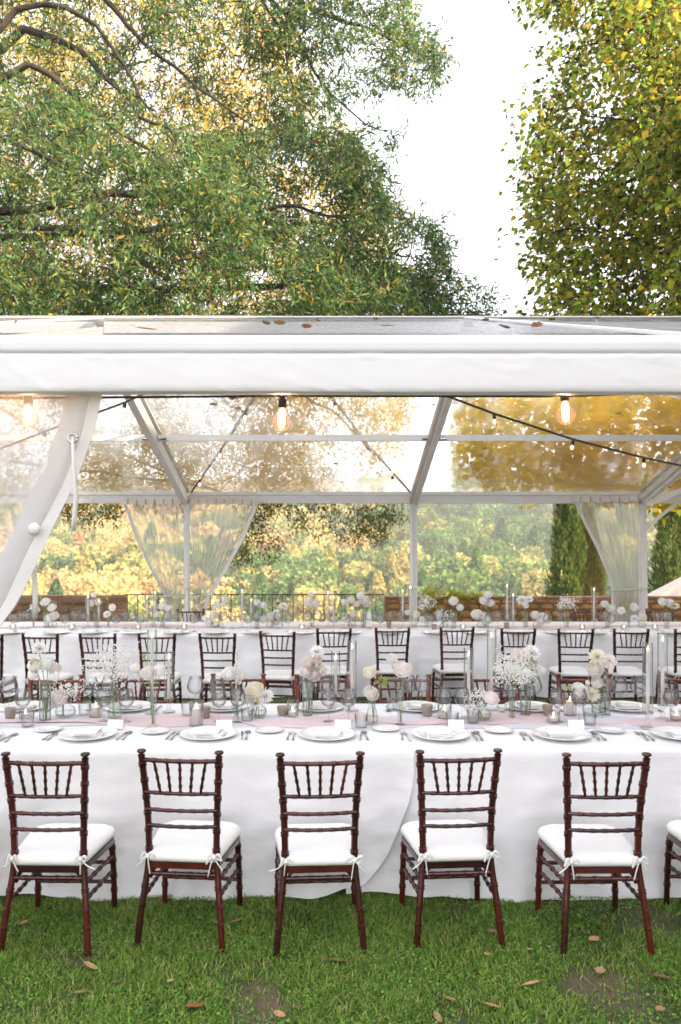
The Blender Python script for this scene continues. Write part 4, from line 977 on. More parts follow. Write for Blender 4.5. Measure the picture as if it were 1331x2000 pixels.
# ------------------------------------------------------------------ tables and cloths
def table(x0, x1, y0, y1, label):
    cx, cy = (x0 + x1) / 2, (y0 + y1) / 2
    t = thing('banquet_table', label, 'table', (cx, cy, 0)); b = MB(); b.box((x0 - cx, y0 - cy, .72), (x1 - cx, y1 - cy, .752)); ob('tabletop', b.mesh('tabletop', M['bark']), t)
    k = 0
    xs = [x0 + .15 + i * (x1 - x0 - .3) / 3 for i in range(4)]
    for x in xs:
        for y in (y0 + .1, y1 - .1):
            b = MB(); b.box((x - cx - .025, y - cy - .025, 0), (x - cx + .025, y - cy + .025, .72)); ob('leg', b.mesh('leg', M['bark']), t)
T1F, T1B = 4.22, 5.40
table(-3.6, 3.6, T1F + .03, T1B - .03, 'long banquet table under white linen nearest the camera')
table(-6.6, 6.6, 9.42, 10.85, 'long banquet table under white linen at the back of the marquee')
def cloth(name, label, x0, x1, yf, yb, zlow, amp, seed, flare=.12, endfn=None, dx=.03, wr=.007):
    """front drop + top + back drop of a tablecloth as one sheet; endfn(v) pulls the right end of the front drop in"""
    nx = int((x1 - x0) / dx); rows = []
    nd = 26
    for i in range(nd + 1): rows.append(('f', 1 - i / nd))       # from hem (1) up to the edge (0)
    for a in (.35, .7, 1.0): rows.append(('e', a))
    for i in range(1, 26): rows.append(('t', i / 26))
    for i in range(0, 9): rows.append(('b', i / 8))
    def pt(u, r):
        k, v = r; x = x0 + (x1 - x0) * u
        if k == 'f':
            xx = x
            if endfn: 
                lim = endfn(v); xx = x0 + (lim - x0) * u
            fold = 1.5 * amp * v ** .8 * (noise.noise(Vector((xx * 2.3, seed, v * .6))) + .6 * noise.noise(Vector((xx * 5.5, seed + 4, v))))
            w = wr * (noise.noise(Vector((xx * 6, v * 9, seed))) + .6 * noise.noise(Vector((xx * 14 + v * 6, v * 14, seed + 3))))
            z = TT - .012 - (TT - .012 - zlow(xx)) * v
            if endfn and u > .90: 
                q = (u - .90) / .10; z += .10 * q * q * v ** 2 * .5
            return (xx, yf - .008 - flare * v ** 1.3 - fold - w, z)
        if k == 'e':
            a = v * math.pi / 2; return (x if not endfn else x0 + (endfn(0) - x0) * u, yf - .008 + .012 * math.sin(a) * 1.0 - .0 + .0, TT - .012 + .012 * (1 - math.cos(a)) if False else TT - .012 + .012 * math.sin(a))
        if k == 't':
            y = yf + .004 + (yb - yf) * v; xx = x if not endfn else x0 + (endfn(0) - x0) * u
            return (xx, y, TT + .0016 * (noise.noise(Vector((xx * 3, y * 7, seed))) + .5 * noise.noise(Vector((xx * 9, y * 9, seed)))))
        xx = x if not endfn else x0 + (endfn(0) - x0) * u
        return (xx, yb + .02 + .06 * v + amp * v * noise.noise(Vector((xx * 2.3, seed + 8, v))), TT - .004 - (TT - .06) * v)
    b = MB(); b.add([pt(i / nx, r) for r in rows for i in range(nx + 1)], [(j*(nx+1)+i, j*(nx+1)+i+1, (j+1)*(nx+1)+i+1, (j+1)*(nx+1)+i) for j in range(len(rows)-1) for i in range(nx)])
    o = ob(name, b.mesh(name, M['cloth'], True)); tag(o, label, 'tablecloth'); return o
def seam(v): return .47 + .015 * v - .30 * max(0, v - .12) ** 1.5 - .05 * max(0, v - .8) / .2
cloth('tablecloth', 'white linen cloth of the near table whose corner flares at the seam', -3.65, .47, T1F - .034, T1B + .004, lambda x: .022 + .02 * math.sin(x * 2.1), .055, 2, .10, seam)
cloth('tablecloth', 'white linen cloth covering the right of the near table, tucked under the seam', .10, 3.65, T1F, T1B, lambda x: .018 + .012 * math.sin(x * 3 + 1), .05, 9, .14)
for ob_ in (COL.objects['tablecloth'],): ob_.location.z = .003
cloth('tablecloth', 'white linen cloth over the far table', -6.65, 6.65, 9.38, 10.88, lambda x: .02, .08, 5, .10, None, .06, .006)

# chiffon runners
def runner(label, x0, x1, cy, width, m, seed, base_z):
    n = int((x1 - x0) / .02); nv = 18
    def fn(u, v):
        x = x0 + (x1 - x0) * u; w = width(x); c = cy(x); y = c + (v - .5) * w
        z = TT + base_z + .0035 + .011 * abs(noise.noise(Vector((x * 1.6, v * 5.0, seed)))) + .006 * max(0, noise.noise(Vector((x * 4, v * 9, seed + 2)))) + .004 * (1 if w < .12 else 0)
        return (x, y + .012 * noise.noise(Vector((x * 4, v * 2, seed + 5))), z)
    b = MB(); b.grid(fn, n, nv); o = ob('table_runner', b.mesh('table_runner', m, True)); return tag(o, label, 'table runner')
def tx(px): return (px - VX) / F * 4.9
def pw(tbl): 
    def f(x):
        for (a, b) in zip(tbl, tbl[1:]):
            if a[0] <= x <= b[0]: t = (x - a[0]) / (b[0] - a[0]); t = t * t * (3 - 2 * t); return a[1] + (b[1] - a[1]) * t
        return tbl[0][1] if x < tbl[0][0] else tbl[-1][1]
    return f
runner('dusty pink chiffon runner lying in soft folds along the near table', -3.5, 3.5,
    pw([(tx(100), 4.84), (tx(320), 4.88), (tx(430), 4.92), (tx(520), 4.78), (tx(620), 4.83), (tx(700), 4.98), (tx(800), 4.80), (tx(950), 4.92), (tx(1060), 4.98), (tx(1150), 4.80), (tx(1260), 4.82), (tx(1320), 4.86)]),
    pw([(tx(150), .05), (tx(250), .22), (tx(330), .36), (tx(430), .32), (tx(470), .07), (tx(540), .18), (tx(620), .34), (tx(700), .26), (tx(790), .10), (tx(880), .12), (tx(960), .30), (tx(1050), .30), (tx(1120), .06), (tx(1200), .06), (tx(1260), .26), (tx(1340), .26)]), M['runner'], 3, .004)
runner('pale lilac chiffon runner twisted beneath the pink one on the near table', -3.5, 3.5,
    pw([(tx(50), 4.86), (tx(250), 4.92), (tx(400), 4.72), (tx(500), 4.88), (tx(700), 4.76), (tx(820), 4.90), (tx(1000), 4.76), (tx(1150), 4.88), (tx(1300), 4.80)]),
    pw([(tx(50), .34), (tx(230), .30), (tx(400), .22), (tx(500), .34), (tx(640), .16), (tx(760), .34), (tx(850), .36), (tx(1000), .14), (tx(1140), .38), (tx(1300), .3)]), M['runner_white'], 8, .0)
runner('dusty pink chiffon runner along the far table', -5.6, 5.6, lambda x: 10.2 + .12 * math.sin(x * 1.7), lambda x: .30 + .16 * math.sin(x * 2.3 + 1), M['runner'], 12, .0)

# ------------------------------------------------------------------ tableware meshes
def shared(name, m, fn, smooth=True):
    b = MB(); fn(b); return b.mesh(name, m, smooth)
def wine_mesh(H, R_, rim):
    hb = H * .46
    b = MB(); prof = [(.0, .001), (.036, .0012), (.0365, .0025), (.020, .004), (.006, .008), (.0034, .02), (.0032, hb - .022), (.005, hb - .008), (.016, hb)]
    b.lathe(prof + [(R_ * .72, hb + .012), (R_, hb + .038), (R_ * .99, hb + .055), (R_ * .88, hb + .085), (rim, H), (rim - .0012, H), (R_ * .97 - .0012, hb + .055), (R_ * .70, hb + .0145), (0, hb + .004)], 28)
    return b.mesh('wine_glass', M['glass'], True)
big_wine = wine_mesh(.222, .057, .039); small_wine = wine_mesh(.205, .050, .036)
tumbler = shared('tumbler', M['vase_glass'], lambda b: b.lathe([(0, .001), (.030, .001), (.035, .004), (.040, .085), (.0386, .085), (.0335, .008), (0, .007)], 26))
hob_glass = shared('tealight_glass', M['thick_glass'], lambda b: b.lathe([(0, .001), (.032, .001), (.038, .008), (.041, .04), (.039, .07), (.0375, .07), (.037, .012), (0, .010)], 24))
plate_me = shared('plate', M['porcelain'], lambda b: b.lathe([(0, .004), (.095, .004), (.10, .006), (.118, .012), (.165, .020), (.1685, .0215), (.168, .0235), (.163, .0235), (.118, .016), (.102, .0095), (0, .0085)], 56))
plate2_me = shared('bread_plate', M['porcelain'], lambda b: b.lathe([(0, .003), (.048, .003), (.056, .006), (.083, .013), (.086, .0145), (.083, .016), (.056, .010), (.048, .007), (0, .0065)], 44))
def fork_fn(b):
    n = 10; P = []
    prof = [(-.10, .0065, .003), (-.09, .0085, .003), (-.07, .006, .004), (-.02, .0032, .008), (.02, .0034, .006), (.035, .0105, .003), (.055, .0115, .003)]
    vs = []; 
    for (y, w, z) in prof: vs += [(-w, y, z), (w, y, z), (w * .8, y, z + .0025), (-w * .8, y, z + .0025)]
    fs = []
    for i in range(len(prof) - 1):
        for k in range(4): fs.append((i*4+k, i*4+(k+1) % 4, (i+1)*4+(k+1) % 4, (i+1)*4+k))
    fs += [(3,2,1,0), tuple(len(prof)*4-4+k for k in range(4))]; b.add(vs, fs)
    for k in range(4):
        x = -.0098 + k * .00653; b.tube([(x, .054, .004), (x, .075, .0025), (x * 1.02, .097, .006)], [.0019, .0016, .0009], 5)
def spoon_fn(b):
    prof = [(-.10, .0065, .003), (-.09, .0085, .003), (-.07, .006, .004), (-.02, .0032, .008), (.035, .0035, .007)]
    vs = []
    for (y, w, z) in prof: vs += [(-w, y, z), (w, y, z), (w * .8, y, z + .0025), (-w * .8, y, z + .0025)]
    fs = []
    for i in range(len(prof) - 1):
        for k in range(4): fs.append((i*4+k, i*4+(k+1) % 4, (i+1)*4+(k+1) % 4, (i+1)*4+k))
    b.add(vs, fs)
    b.grid(lambda u, v: ((math.sin(math.pi * u) ** .6) * .0195 * (v * 2 - 1) * (1.08 - .2 * u), .033 + .064 * u, .009 - .006 * (math.sin(math.pi * u)) * (1 - (v * 2 - 1) ** 2) - .001), 14, 10)
def knife_fn(b):
    b.tube([(0, -.10, .005), (0, -.09, .006), (0, -.04, .006), (0, .0, .005)], [.005, .0075, .0062, .005], 8, flat=.6)
    vs = [(-.006, 0, .003), (.006, 0, .003), (.0075, .05, .003), (.007, .085, .003), (-.004, .107, .003), (-.006, .06, .003)]
    b.add(vs + [(x, y, .0055) for x, y, z in vs], [tuple(range(5, -1, -1)), tuple(range(6, 12))] + [(k, (k+1) % 6, 6 + (k+1) % 6, 6 + k) for k in range(6)])
fork_me = shared('fork', M['steel'], fork_fn, 40); spoon_me = shared('spoon', M['steel'], spoon_fn, True); knife_me = shared('knife', M['steel'], knife_fn, 40)
def napkin_mesh(seed):
    b = MB(); r = random.Random(seed)
    for l in range(3):
        w, h = .082 - .004 * l, .055 - .003 * l; sk = r.uniform(-.12, .12); ox, oy = r.uniform(-.006, .006), r.uniform(-.005, .005)
        def fn(u, v, top, l=l):
            x = (u * 2 - 1) * w; y = (v * 2 - 1) * h; e = max(abs(u * 2 - 1), abs(v * 2 - 1))
            z = .010 + .0085 * l + (.0065 if top else 0) * (1 - max(0, e - .86) / .14 * .92) - .006 * (1 - min(1, e * 1.2)) * 0 + .010 * max(0, (u - .8) / .2) ** 2 * l + .0025 * noise.noise(Vector((u * 3, v * 3, seed + l)))
            z += .014 * max(0, .25 - v) * -1 * 1.0
            return (x + sk * y + ox, y + oy, z)
        b.grid(lambda u, v: fn(u, v, True), 12, 10); b.grid(lambda u, v: fn(1 - u, v, False), 12, 10)
    return b.mesh('linen', M['napkin'], True)
napkins = [napkin_mesh(i) for i in range(4)]
lin = MB(); lin.grid(lambda u, v: (-.07 + .10 * u, -.060 + .035 * v, .0135 - .003 * v + .004 * math.sin(u * 3)), 8, 4); lining_me = lin.mesh('lining', M['napkin_lining'], True)
card_me = shared('place_card', M['card'], lambda b: b.add([(-.048, 0, .001), (.048, 0, .001), (.048, .018, .052), (-.048, .018, .052), (-.048, .036, .001), (.048, .036, .001), (-.048, .0012, .001), (.048, .0012, .001), (.048, .0182, .0495), (-.048, .0182, .0495), (-.048, .0348, .001), (.048, .0348, .001)],
    [(0, 1, 2, 3), (3, 2, 5, 4), (7, 6, 9, 8), (8, 9, 10, 11)]), False)
votive_me = shared('votive_cup', M['mercury'], lambda b: b.lathe([(0, .001), (.026, .001), (.029, .004), (.036, .066), (.037, .068), (.034, .068), (.027, .006), (0, .005)], 30, fn=lambda a, z: 1 + .012 * math.sin(a * 15 + z * 350)))
def single(name, me, label, cat, loc, rz=0, group=None):
    o = ob(name, me, None, loc, rz); return tag(o, label, cat, group)
ANCH = ['the front chair cut off left', 'the leftmost full front chair', 'the front chair second from left', 'the middle front chair', 'the front chair right of the seam', 'the rightmost full front chair', 'the front chair cut off right']
plates = [(-55, 1444), (172, 1440), (408, 1439), (640, 1440), (862, 1440), (1097, 1440), (1330, 1440)]
seat_anchor = ANCH
random.seed(21)
GP = {'plate': 'dinner plates on the near side of the near table', 'fork': 'forks on the near table', 'spoon': 'spoons on the near table', 'knife': 'knives on the near table'}
for i, (px, py) in enumerate(plates):
    c = on_table(px, py); A = ANCH[i]
    single('dinner_plate', plate_me, 'large white dinner plate in front of ' + A, 'plate', c + Vector((0, 0, .003)), 0, GP['plate'])
    n = thing('napkin', 'folded white napkin on the plate at ' + A, 'napkin', c + Vector((.015 * random.uniform(-1, 1), 0, .006)), R(random.uniform(-8, 8)), 'folded napkins on the near plates')
    ob('linen', napkins[i % 4], n)
    if i in (1, 2): o = ob('card_insert', lining_me, n); 
    def offs(dx, dy): return Vector((c.x + dx, c.y + dy, TT + .003))
    single('fork', fork_me, 'outer left fork beside the plate at ' + A, 'fork', offs(-.225, .01), R(random.uniform(-7, 2)), GP['fork'])
    single('fork', fork_me, 'inner fork nearest the plate at ' + A, 'fork', offs(-.196, .0), R(random.uniform(-6, 4)), GP['fork'])
    single('knife', knife_me, 'table knife right of the plate at ' + A, 'knife', offs(.196, .0), R(random.uniform(-6, 6)), GP['knife'])
    single('spoon', spoon_me, 'soup spoon right of the knife at ' + A, 'spoon', offs(.224, .012), R(random.uniform(-6, 6)), GP['spoon'])
    single('place_card', card_me, 'small white place card behind the plate at ' + A, 'card', on_table(px + 30 + (i == 1) * 22, 1428) + Vector((0, 0, .012)), R(random.uniform(-6, 6)), 'place cards on the near table')
for i, (px, py) in enumerate([(95, 1428), (303, 1432), (527, 1430), (755, 1427), (975, 1430), (1193, 1430)]):
    single('bread_plate', plate2_me, 'small bread plate just left of the forks at ' + ANCH[i + 1], 'plate', on_table(px, py) + Vector((0, 0, .003)), 0, 'bread plates on the near table')
GG = 'wine glasses on the near table'
near_g = [((-20, 1412), (45, 1412)), ((203, 1412), (247, 1413)), ((428, 1412), (465, 1412)), ((642, 1412), (681, 1412)), ((867, 1408), (903, 1409)), ((1090, 1412), (1132, 1411)), ((1312, 1412), (1352, 1412))]
for i, pr in enumerate(near_g):
    for k, (px, py) in enumerate(pr):
        single('wine_glass', small_wine, 'small wine glass, %s of two behind plate at %s' % (('left', 'right')[k], ANCH[i]), 'glass', on_table(px, py) + Vector((0, 0, .008)), random.uniform(0, 6), GG)
far_g = [((18, 1386), (-22, 1386)), ((177, 1388), (213, 1386)), ((382, 1386), (424, 1388)), ((600, 1386), (638, 1385)), ((798, 1383), (825, 1382)), ((997, 1388), (1043, 1386)), ((1210, 1386), (1248, 1386))]
for i, pr in enumerate(far_g):
    for k, (px, py) in enumerate(pr):
        single('wine_glass', big_wine, 'large wine glass, %s of the pair before the %s reddish chair from left' % (('left', 'right')[k], O2[i]), 'glass', on_table(px, py) + Vector((0, 0, .003)), random.uniform(0, 6), GG)
for i, px in enumerate([45, 252, 437, 625, 815, 1035, 1225]):
    c = on_table(px, 1386)
    single('dinner_plate', plate_me, 'white dinner plate at the far side place before the %s reddish chair' % O2[i], 'plate', c + Vector((0, 0, .003)), 0, 'dinner plates on the far side of the near table')
    n = thing('napkin', 'folded white napkin at the far side place before the %s reddish chair' % O2[i], 'napkin', c + Vector((0, 0, .006)), R(180 + random.uniform(-20, 20)), 'folded napkins on the far side')
    ob('linen', napkins[(i + 2) % 4], n)
    single('fork', fork_me, 'fork at the far side place before the %s reddish chair' % O2[i], 'fork', c + Vector((.20, -.01, .003)), R(180), GP['fork'])
    single('spoon', spoon_me, 'spoon at the far side place before the %s reddish chair' % O2[i], 'spoon', c + Vector((-.20, -.01, .003)), R(180), GP['spoon'])
for i, (px, py, w) in enumerate([(54, 1421, 'beside the brown votive at the left edge'), (165, 1399, 'left of the pillar candle below the gypsophila'), (366, 1400, 'left of the tall pillar candle'), (483, 1412, 'before the fluted vase of white flowers'), (573, 1396, 'beside the squat brown votive'), (767, 1388, 'behind the bud vase of pink rose'), (706, 1424, 'right of the middle plate'), (884, 1420, 'behind the plate right of the seam'), (925, 1414, 'before the low rose and gypsophila vase'), (1153, 1419, 'right of the textured tealight'), (1180, 1384, 'behind the dahlia vase')]):
    single('tumbler', tumbler, 'short clear tumbler ' + w, 'glass', on_table(px, py) + Vector((0, 0, .006)), 0, 'tumblers on the near table')
for i, (px, py, w, s) in enumerate([(20, 1408, 'nearest the left edge', 1.0), (401, 1405, 'behind the tall pillar candle', 1.0), (553, 1400, 'right of the fluted vase', .85), (835, 1402, 'left of the glass pillar candle', 1.05), (1070, 1400, 'behind the textured tealight', .95)]):
    o = single('votive_cup', votive_me, 'hammered brown mercury glass votive cup ' + w, 'votive', on_table(px, py) + Vector((0, 0, .012)), 0, 'brown votive cups on the near table')
    o.scale = ((1.12, 1.12, .8) if i == 2 else (s, s, s))

# ------------------------------------------------------------------ candles
flame_me = shared('flame', M['flame'], lambda b: b.lathe([(0, 0), (.003, .003), (.0048, .010), (.0038, .018), (.0015, .027), (0, .033)], 10))
wick_me = shared('wick', M['wick'], lambda b: b.tube([(0, 0, -.002), (.001, 0, .007)], .0008, 4), False)
stick_me = shared('candlestick', M['thick_glass'], lambda b: b.lathe([(0, .001), (.044, .001), (.046, .005), (.030, .012), (.014, .020), (.010, .030), (.016, .040), (.016, .046), (.009, .055), (.009, .070), (.017, .080), (.030, .088), (.034, .092), (.034, .095), (.013, .093), (0, .090)], 26))
short_stick_me = shared('candlestick', M['thick_glass'], lambda b: b.lathe([(0, .001), (.040, .001), (.042, .006), (.030, .016), (.022, .022), (.034, .030), (.034, .033), (.013, .031), (0, .030)], 26))
def candle_light(p, e=.12):
    pass
def taper_set(px, pyb, top, near, where, short=False):
    c = on_table(px, pyb) + Vector((0, 0, .004 if near else .002)); s = F / c.y
    H = CAMZ + (VY - top) / s - TT; hb = .031 if short else .093
    single('candlestick', short_stick_me if short else stick_me, 'glass candlestick under taper candle ' + where, 'candlestick', c)
    t = thing('taper_candle', 'lit taper candle ' + where, 'candle', c + Vector((0, 0, hb - .002)))
    hc = H - hb - .05
    b = MB(); b.tube([(0, 0, 0), (0, 0, hc * .5), (.001, 0, hc - .003), (.001, 0, hc)], [.0115, .0108, .0092, .006], 12); ob('wax', b.mesh('wax', M['wax_pink'], True), t)
    ob('wick', wick_me, t, (.001, 0, hc)); ob('flame', flame_me, t, (.001, 0, hc + .002))
    b = MB(); b.lathe([(.0305, 0), (.031, .003), (.031, H - hb), (.0293, H - hb), (.0293, .003)], 30)
    single('glass_chimney', b.mesh('glass_chimney', M['vase_glass'], True), 'glass cylinder round taper candle ' + where, 'candle glass', c + Vector((0, 0, hb + .001)))
for a in [(297, 1396, 1231, 'left of the slim blush rose vase, tall one'), (330, 1393, 1273, 'right of the slim blush rose vase, lower one'), (656, 1384, 1274, 'lower one right of the cream rose cluster'), (688, 1390, 1253, 'tall one right of the cream rose cluster'),
          (916, 1404, 1267, 'lower one left of the low rose vase'), (961, 1388, 1231, 'tall one left of the big gypsophila'), (1266, 1424, 1257, 'lower one among pink chiffon at the right'), (1295, 1408, 1238, 'tall one among pink chiffon at the right')]:
    taper_set(a[0], a[1], a[2], True, a[3])
def pillar(px, py, hc, hg, rg, where, cup=None, near=True, rc=.026):
    c = on_table(px, py) + Vector((0, 0, .010 if near else .002))
    if cup is None:
        b = MB(); b.lathe([(0, .001), (rg, .001), (rg, hg), (rg - .0018, hg), (rg - .0018, .006), (0, .006)], 30); me = b.mesh('candle_glass', M['vase_glass'], True)
    else: me = cup
    single('candle_glass', me, 'clear glass round the pillar candle ' + where if near else 'candle glass ' + where, 'candle glass', c)
    t = thing('pillar_candle', 'lit pale pillar candle ' + where if near else 'lit tealight candle ' + where, 'candle', c + Vector((0, 0, .0115 if cup else .0065)))
    b = MB(); b.lathe([(0, 0), (rc, 0), (rc, hc - .003), (rc - .003, hc), (0, hc - .002)], 22); ob('wax', b.mesh('wax', M['wax_pink'], 40), t)
    ob('wick', wick_me, t, (0, 0, hc)); ob('flame', flame_me, t, (0, 0, hc + .001))
pillar(384, 1420, .10, .15, .043, 'standing on the pink runner left of centre')
pillar(187, 1403, .055, .09, .042, 'below the large gypsophila bouquet')
pillar(869, 1407, .05, .095, .045, 'right of the ranunculus bud vase')
pillar(1114, 1400, .085, .12, .042, 'left of the low dahlia vase')
pillar(50, 1407, .02, 0, 0, 'inside the dimpled tealight glass near the left edge', hob_glass)
pillar(572, 1402, .02, 0, 0, 'inside the tealight glass beside the squat brown votive', hob_glass)
pillar(1082, 1414, .02, 0, 0, 'in the textured tealight glass', hob_glass)
pillar(1322, 1410, .02, 0, 0, 'inside the tealight glass at the right edge', hob_glass)

# ------------------------------------------------------------------ flowers
def rose_fn(b, open_=1.0, seed=0):
    r = random.Random(seed)
    for (n, r0, r1, z0, z1, span, curl) in ((3, .02, .10, .50, .92, 1.25, -.02), (3, .05, .24, .45, .96, 1.15, -.03), (4, .12, .42, .30, .95, .98, -.01), (5, .30, .62, .10, .86, .82, .02), (6, .42, .82, -.10, .70, .72, .05), (7, .46, 1.0 * open_, -.30, .45, .62, .08)):
        a0 = r.uniform(0, 6)
        for k in range(n):
            a = a0 + 2 * math.pi * k / n + r.uniform(-.08, .08); zz = r.uniform(-.05, .05)
            def fn(u, v):
                uu = u * 2 - 1; w = span * (.35 + .65 * math.sin(min(1, v * 1.15) * math.pi / 2)) * (1 - .22 * max(0, v - .75) * 4 * abs(uu))
                rr = r0 + (r1 - r0) * math.sin(min(1, v * 1.35) * math.pi / 2) + curl * max(0, v - .8) * 2.5 - .05 * uu * uu
                z = z0 + (z1 - z0) * v ** .9 - curl * max(0, v - .78) * 2.2 - .10 * uu * uu * v + zz
                return (math.cos(a + uu * w) * rr, math.sin(a + uu * w) * rr, z)
            b.grid(fn, 6, 6)
    b.lathe([(0, -.45), (.35, -.35), (.52, -.1), (.55, .15), (.42, .42), (.24, .62), (.10, .84), (0, .88)], 12)
def dahlia_fn(b, seed=0):
    r = random.Random(seed)
    for (n, ln, el, z0) in ((8, .35, 75, .35), (11, .55, 60, .28), (14, .78, 42, .20), (17, .95, 22, .12), (18, 1.0, 4, .03)):
        for k in range(n):
            a = 2 * math.pi * k / n + r.uniform(-.1, .1) + n; e = R(el + r.uniform(-8, 8)); w = .15 * (1 if n > 8 else .7)
            def fn(u, v):
                uu = (u * 2 - 1); ww = w * math.sin(math.pi * (.08 + .90 * v)) ** .7; rr = ln * v; up = .10 * v * v
                x = rr * math.cos(e) - up * math.sin(e) * -.5; z = z0 + rr * math.sin(e) + .06 * uu * uu * 1.0
                return (math.cos(a) * x - math.sin(a) * uu * ww, math.sin(a) * x + math.cos(a) * uu * ww, z)
            b.grid(fn, 2, 4)
def anemone_fn(b):
    for k in range(9):
        a = 2 * math.pi * k / 9; 
        b.grid(lambda u, v: (math.cos(a + (u * 2 - 1) * .42 * math.sin(.3 + v * 2.2)) * v, math.sin(a + (u * 2 - 1) * .42 * math.sin(.3 + v * 2.2)) * v, .05 * k % .1 + .30 * v * v - .05 * (u * 2 - 1) ** 2), 4, 5)
def tulip_fn(b):
    for k in range(6):
        a = 2 * math.pi * k / 6; q = .9 if k % 2 else 1
        b.grid(lambda u, v: (math.cos(a + (u * 2 - 1) * .62) * q * (.15 + .75 * math.sin(math.pi * (v * .78)) ), math.sin(a + (u * 2 - 1) * .62) * q * (.15 + .75 * math.sin(math.pi * (v * .78))), -.6 + 2.0 * v - .25 * (u * 2 - 1) ** 2 * v), 6, 7)
def bud_fn(b): b.lathe([(0, -.8), (.5, -.55), (.72, 0), (.55, .6), (.2, 1.0), (0, 1.1)], 10)
def allium_fn(b):
    r = random.Random(4)
    for k in range(34):
        d = Vector((r.gauss(0, 1), r.gauss(0, 1), r.gauss(.3, 1))).normalized(); b.tube([d * .1, d * .55, d * 1.0], [.03, .03, .10], 5)
BL = {}
def bloom(kind, colr):
    # one shared bloom mesh for each kind and colour
    key = (kind, colr)
    if key not in BL:
        f = {'rose': lambda b: rose_fn(b), 'lisianthus': lambda b: rose_fn(b, .85, 5), 'ranunculus': lambda b: rose_fn(b, .8, 3), 'dahlia': dahlia_fn, 'anemone': anemone_fn, 'tulip': tulip_fn, 'bud': bud_fn, 'allium': allium_fn}[kind]
        BL[key] = shared('bloom', M[colr + '_petal'], f, True)
    return BL[key]
centre_me = shared('centre', M['yellow_centre'], lambda b: b.lathe([(0, .02), (.16, .04), (.2, .12), (.12, .2), (0, .22)], 12))
leaf_me = shared('leaf', M['flower_leaf'], lambda b: b.grid(lambda u, v: ((u * 2 - 1) * .011 * math.sin(math.pi * (.05 + .93 * v)), v * .07, .012 * math.sin(v * 2.5)), 2, 6))
COLN = {'white': 'white', 'cream': 'cream', 'blush': 'blush pink', 'ivory': 'ivory', 'peach': 'peach', 'green': 'yellow green'}
def flower(kind, colr, head, foot, size, label, tilt=None, cat='flower', leafy=False):
    t = thing(kind if kind != 'bud' else 'flower_bud', label, cat, foot); h = head - foot
    size *= (.97 if foot.y < 8 else 1.12); me = bloom(kind, colr); b_ = ob('bloom', me, t, h); b_.scale = (size,) * 3
    b_.rotation_euler = (R(random.uniform(25, 55)) if tilt is None else R(tilt), R(random.uniform(-22, 22)), random.uniform(-.6, .6))
    if kind in ('anemone',) or (kind == 'dahlia' and size > .03): c = ob('centre', centre_me, b_); 
    mid = Vector((h.x * .25, h.y * .3, h.z * .55)); b = MB(); b.tube(crom([(0, 0, 0), mid, h - Vector((0, 0, size * .1))], 5), .0024, 6); ob('stem', b.mesh('stem', M['stem'], True), t)
    if leafy or (kind in ('rose', 'dahlia') and h.z > .2):
        l = ob('leaf', leaf_me, t, mid.lerp(h, .5)); l.rotation_euler = (R(20), 0, random.uniform(0, 6))
    return t
def gyp(head, foot, rx, rz, n, label, ns=34):
    t = thing('gypsophila', label, 'flower', foot); h = head - foot; r = random.Random(int(abs(head.x) * 997)); st = MB(); bl = MB(); ends = []
    neck = Vector((h.x * .3, h.y * .3, max(.05, h.z - rz * 1.15)))
    st.tube([(0, 0, 0), neck * .5, neck], .002, 5); st.tube([(.006, 0, 0), neck * .5 + Vector((.003, 0, 0)), neck], .0017, 5); st.tube([(-.007, .003, 0), neck * .5 - Vector((.004, 0, 0)), neck], .0017, 5)
    for i in range(ns):
        e = h + Vector((r.uniform(-1, 1) * rx, r.uniform(-1, 1) * rx * .8, r.uniform(-.9, .9) * rz)); m = neck.lerp(e, .55) + Vector((0, 0, .01)); st.tube([neck, m, e], [.0009, .0006, .0004], 3, cap=False); ends.append((m, e))
    for i in range(int(n * 1.7)):
        m, e = r.choice(ends); q = m.lerp(e, r.uniform(.5, 1.08)) + Vector((r.gauss(0, 1), r.gauss(0, 1), r.gauss(0, 1))) * rx * .24; s = r.uniform(.0036, .0072)
        u = Vector((r.gauss(0, 1), r.gauss(0, 1), r.gauss(0, 1))).normalized(); v = u.orthogonal().normalized(); w = u.cross(v)
        s *= (1.0 if foot.y < 8 else 1.5)
        bl.add([q + u * s, q - u * s, q + v * s, q - v * s, q + w * s, q - w * s], [(0,2,4),(2,1,4),(1,3,4),(3,0,4),(2,0,5),(1,2,5),(3,1,5),(0,3,5)])
    o = ob('blossoms', bl.mesh('blossoms', M['white_petal']), t); o['kind'] = 'stuff'
    ob('stems', st.mesh('stems', M['stem']), t)['kind'] = 'stuff'
    return t
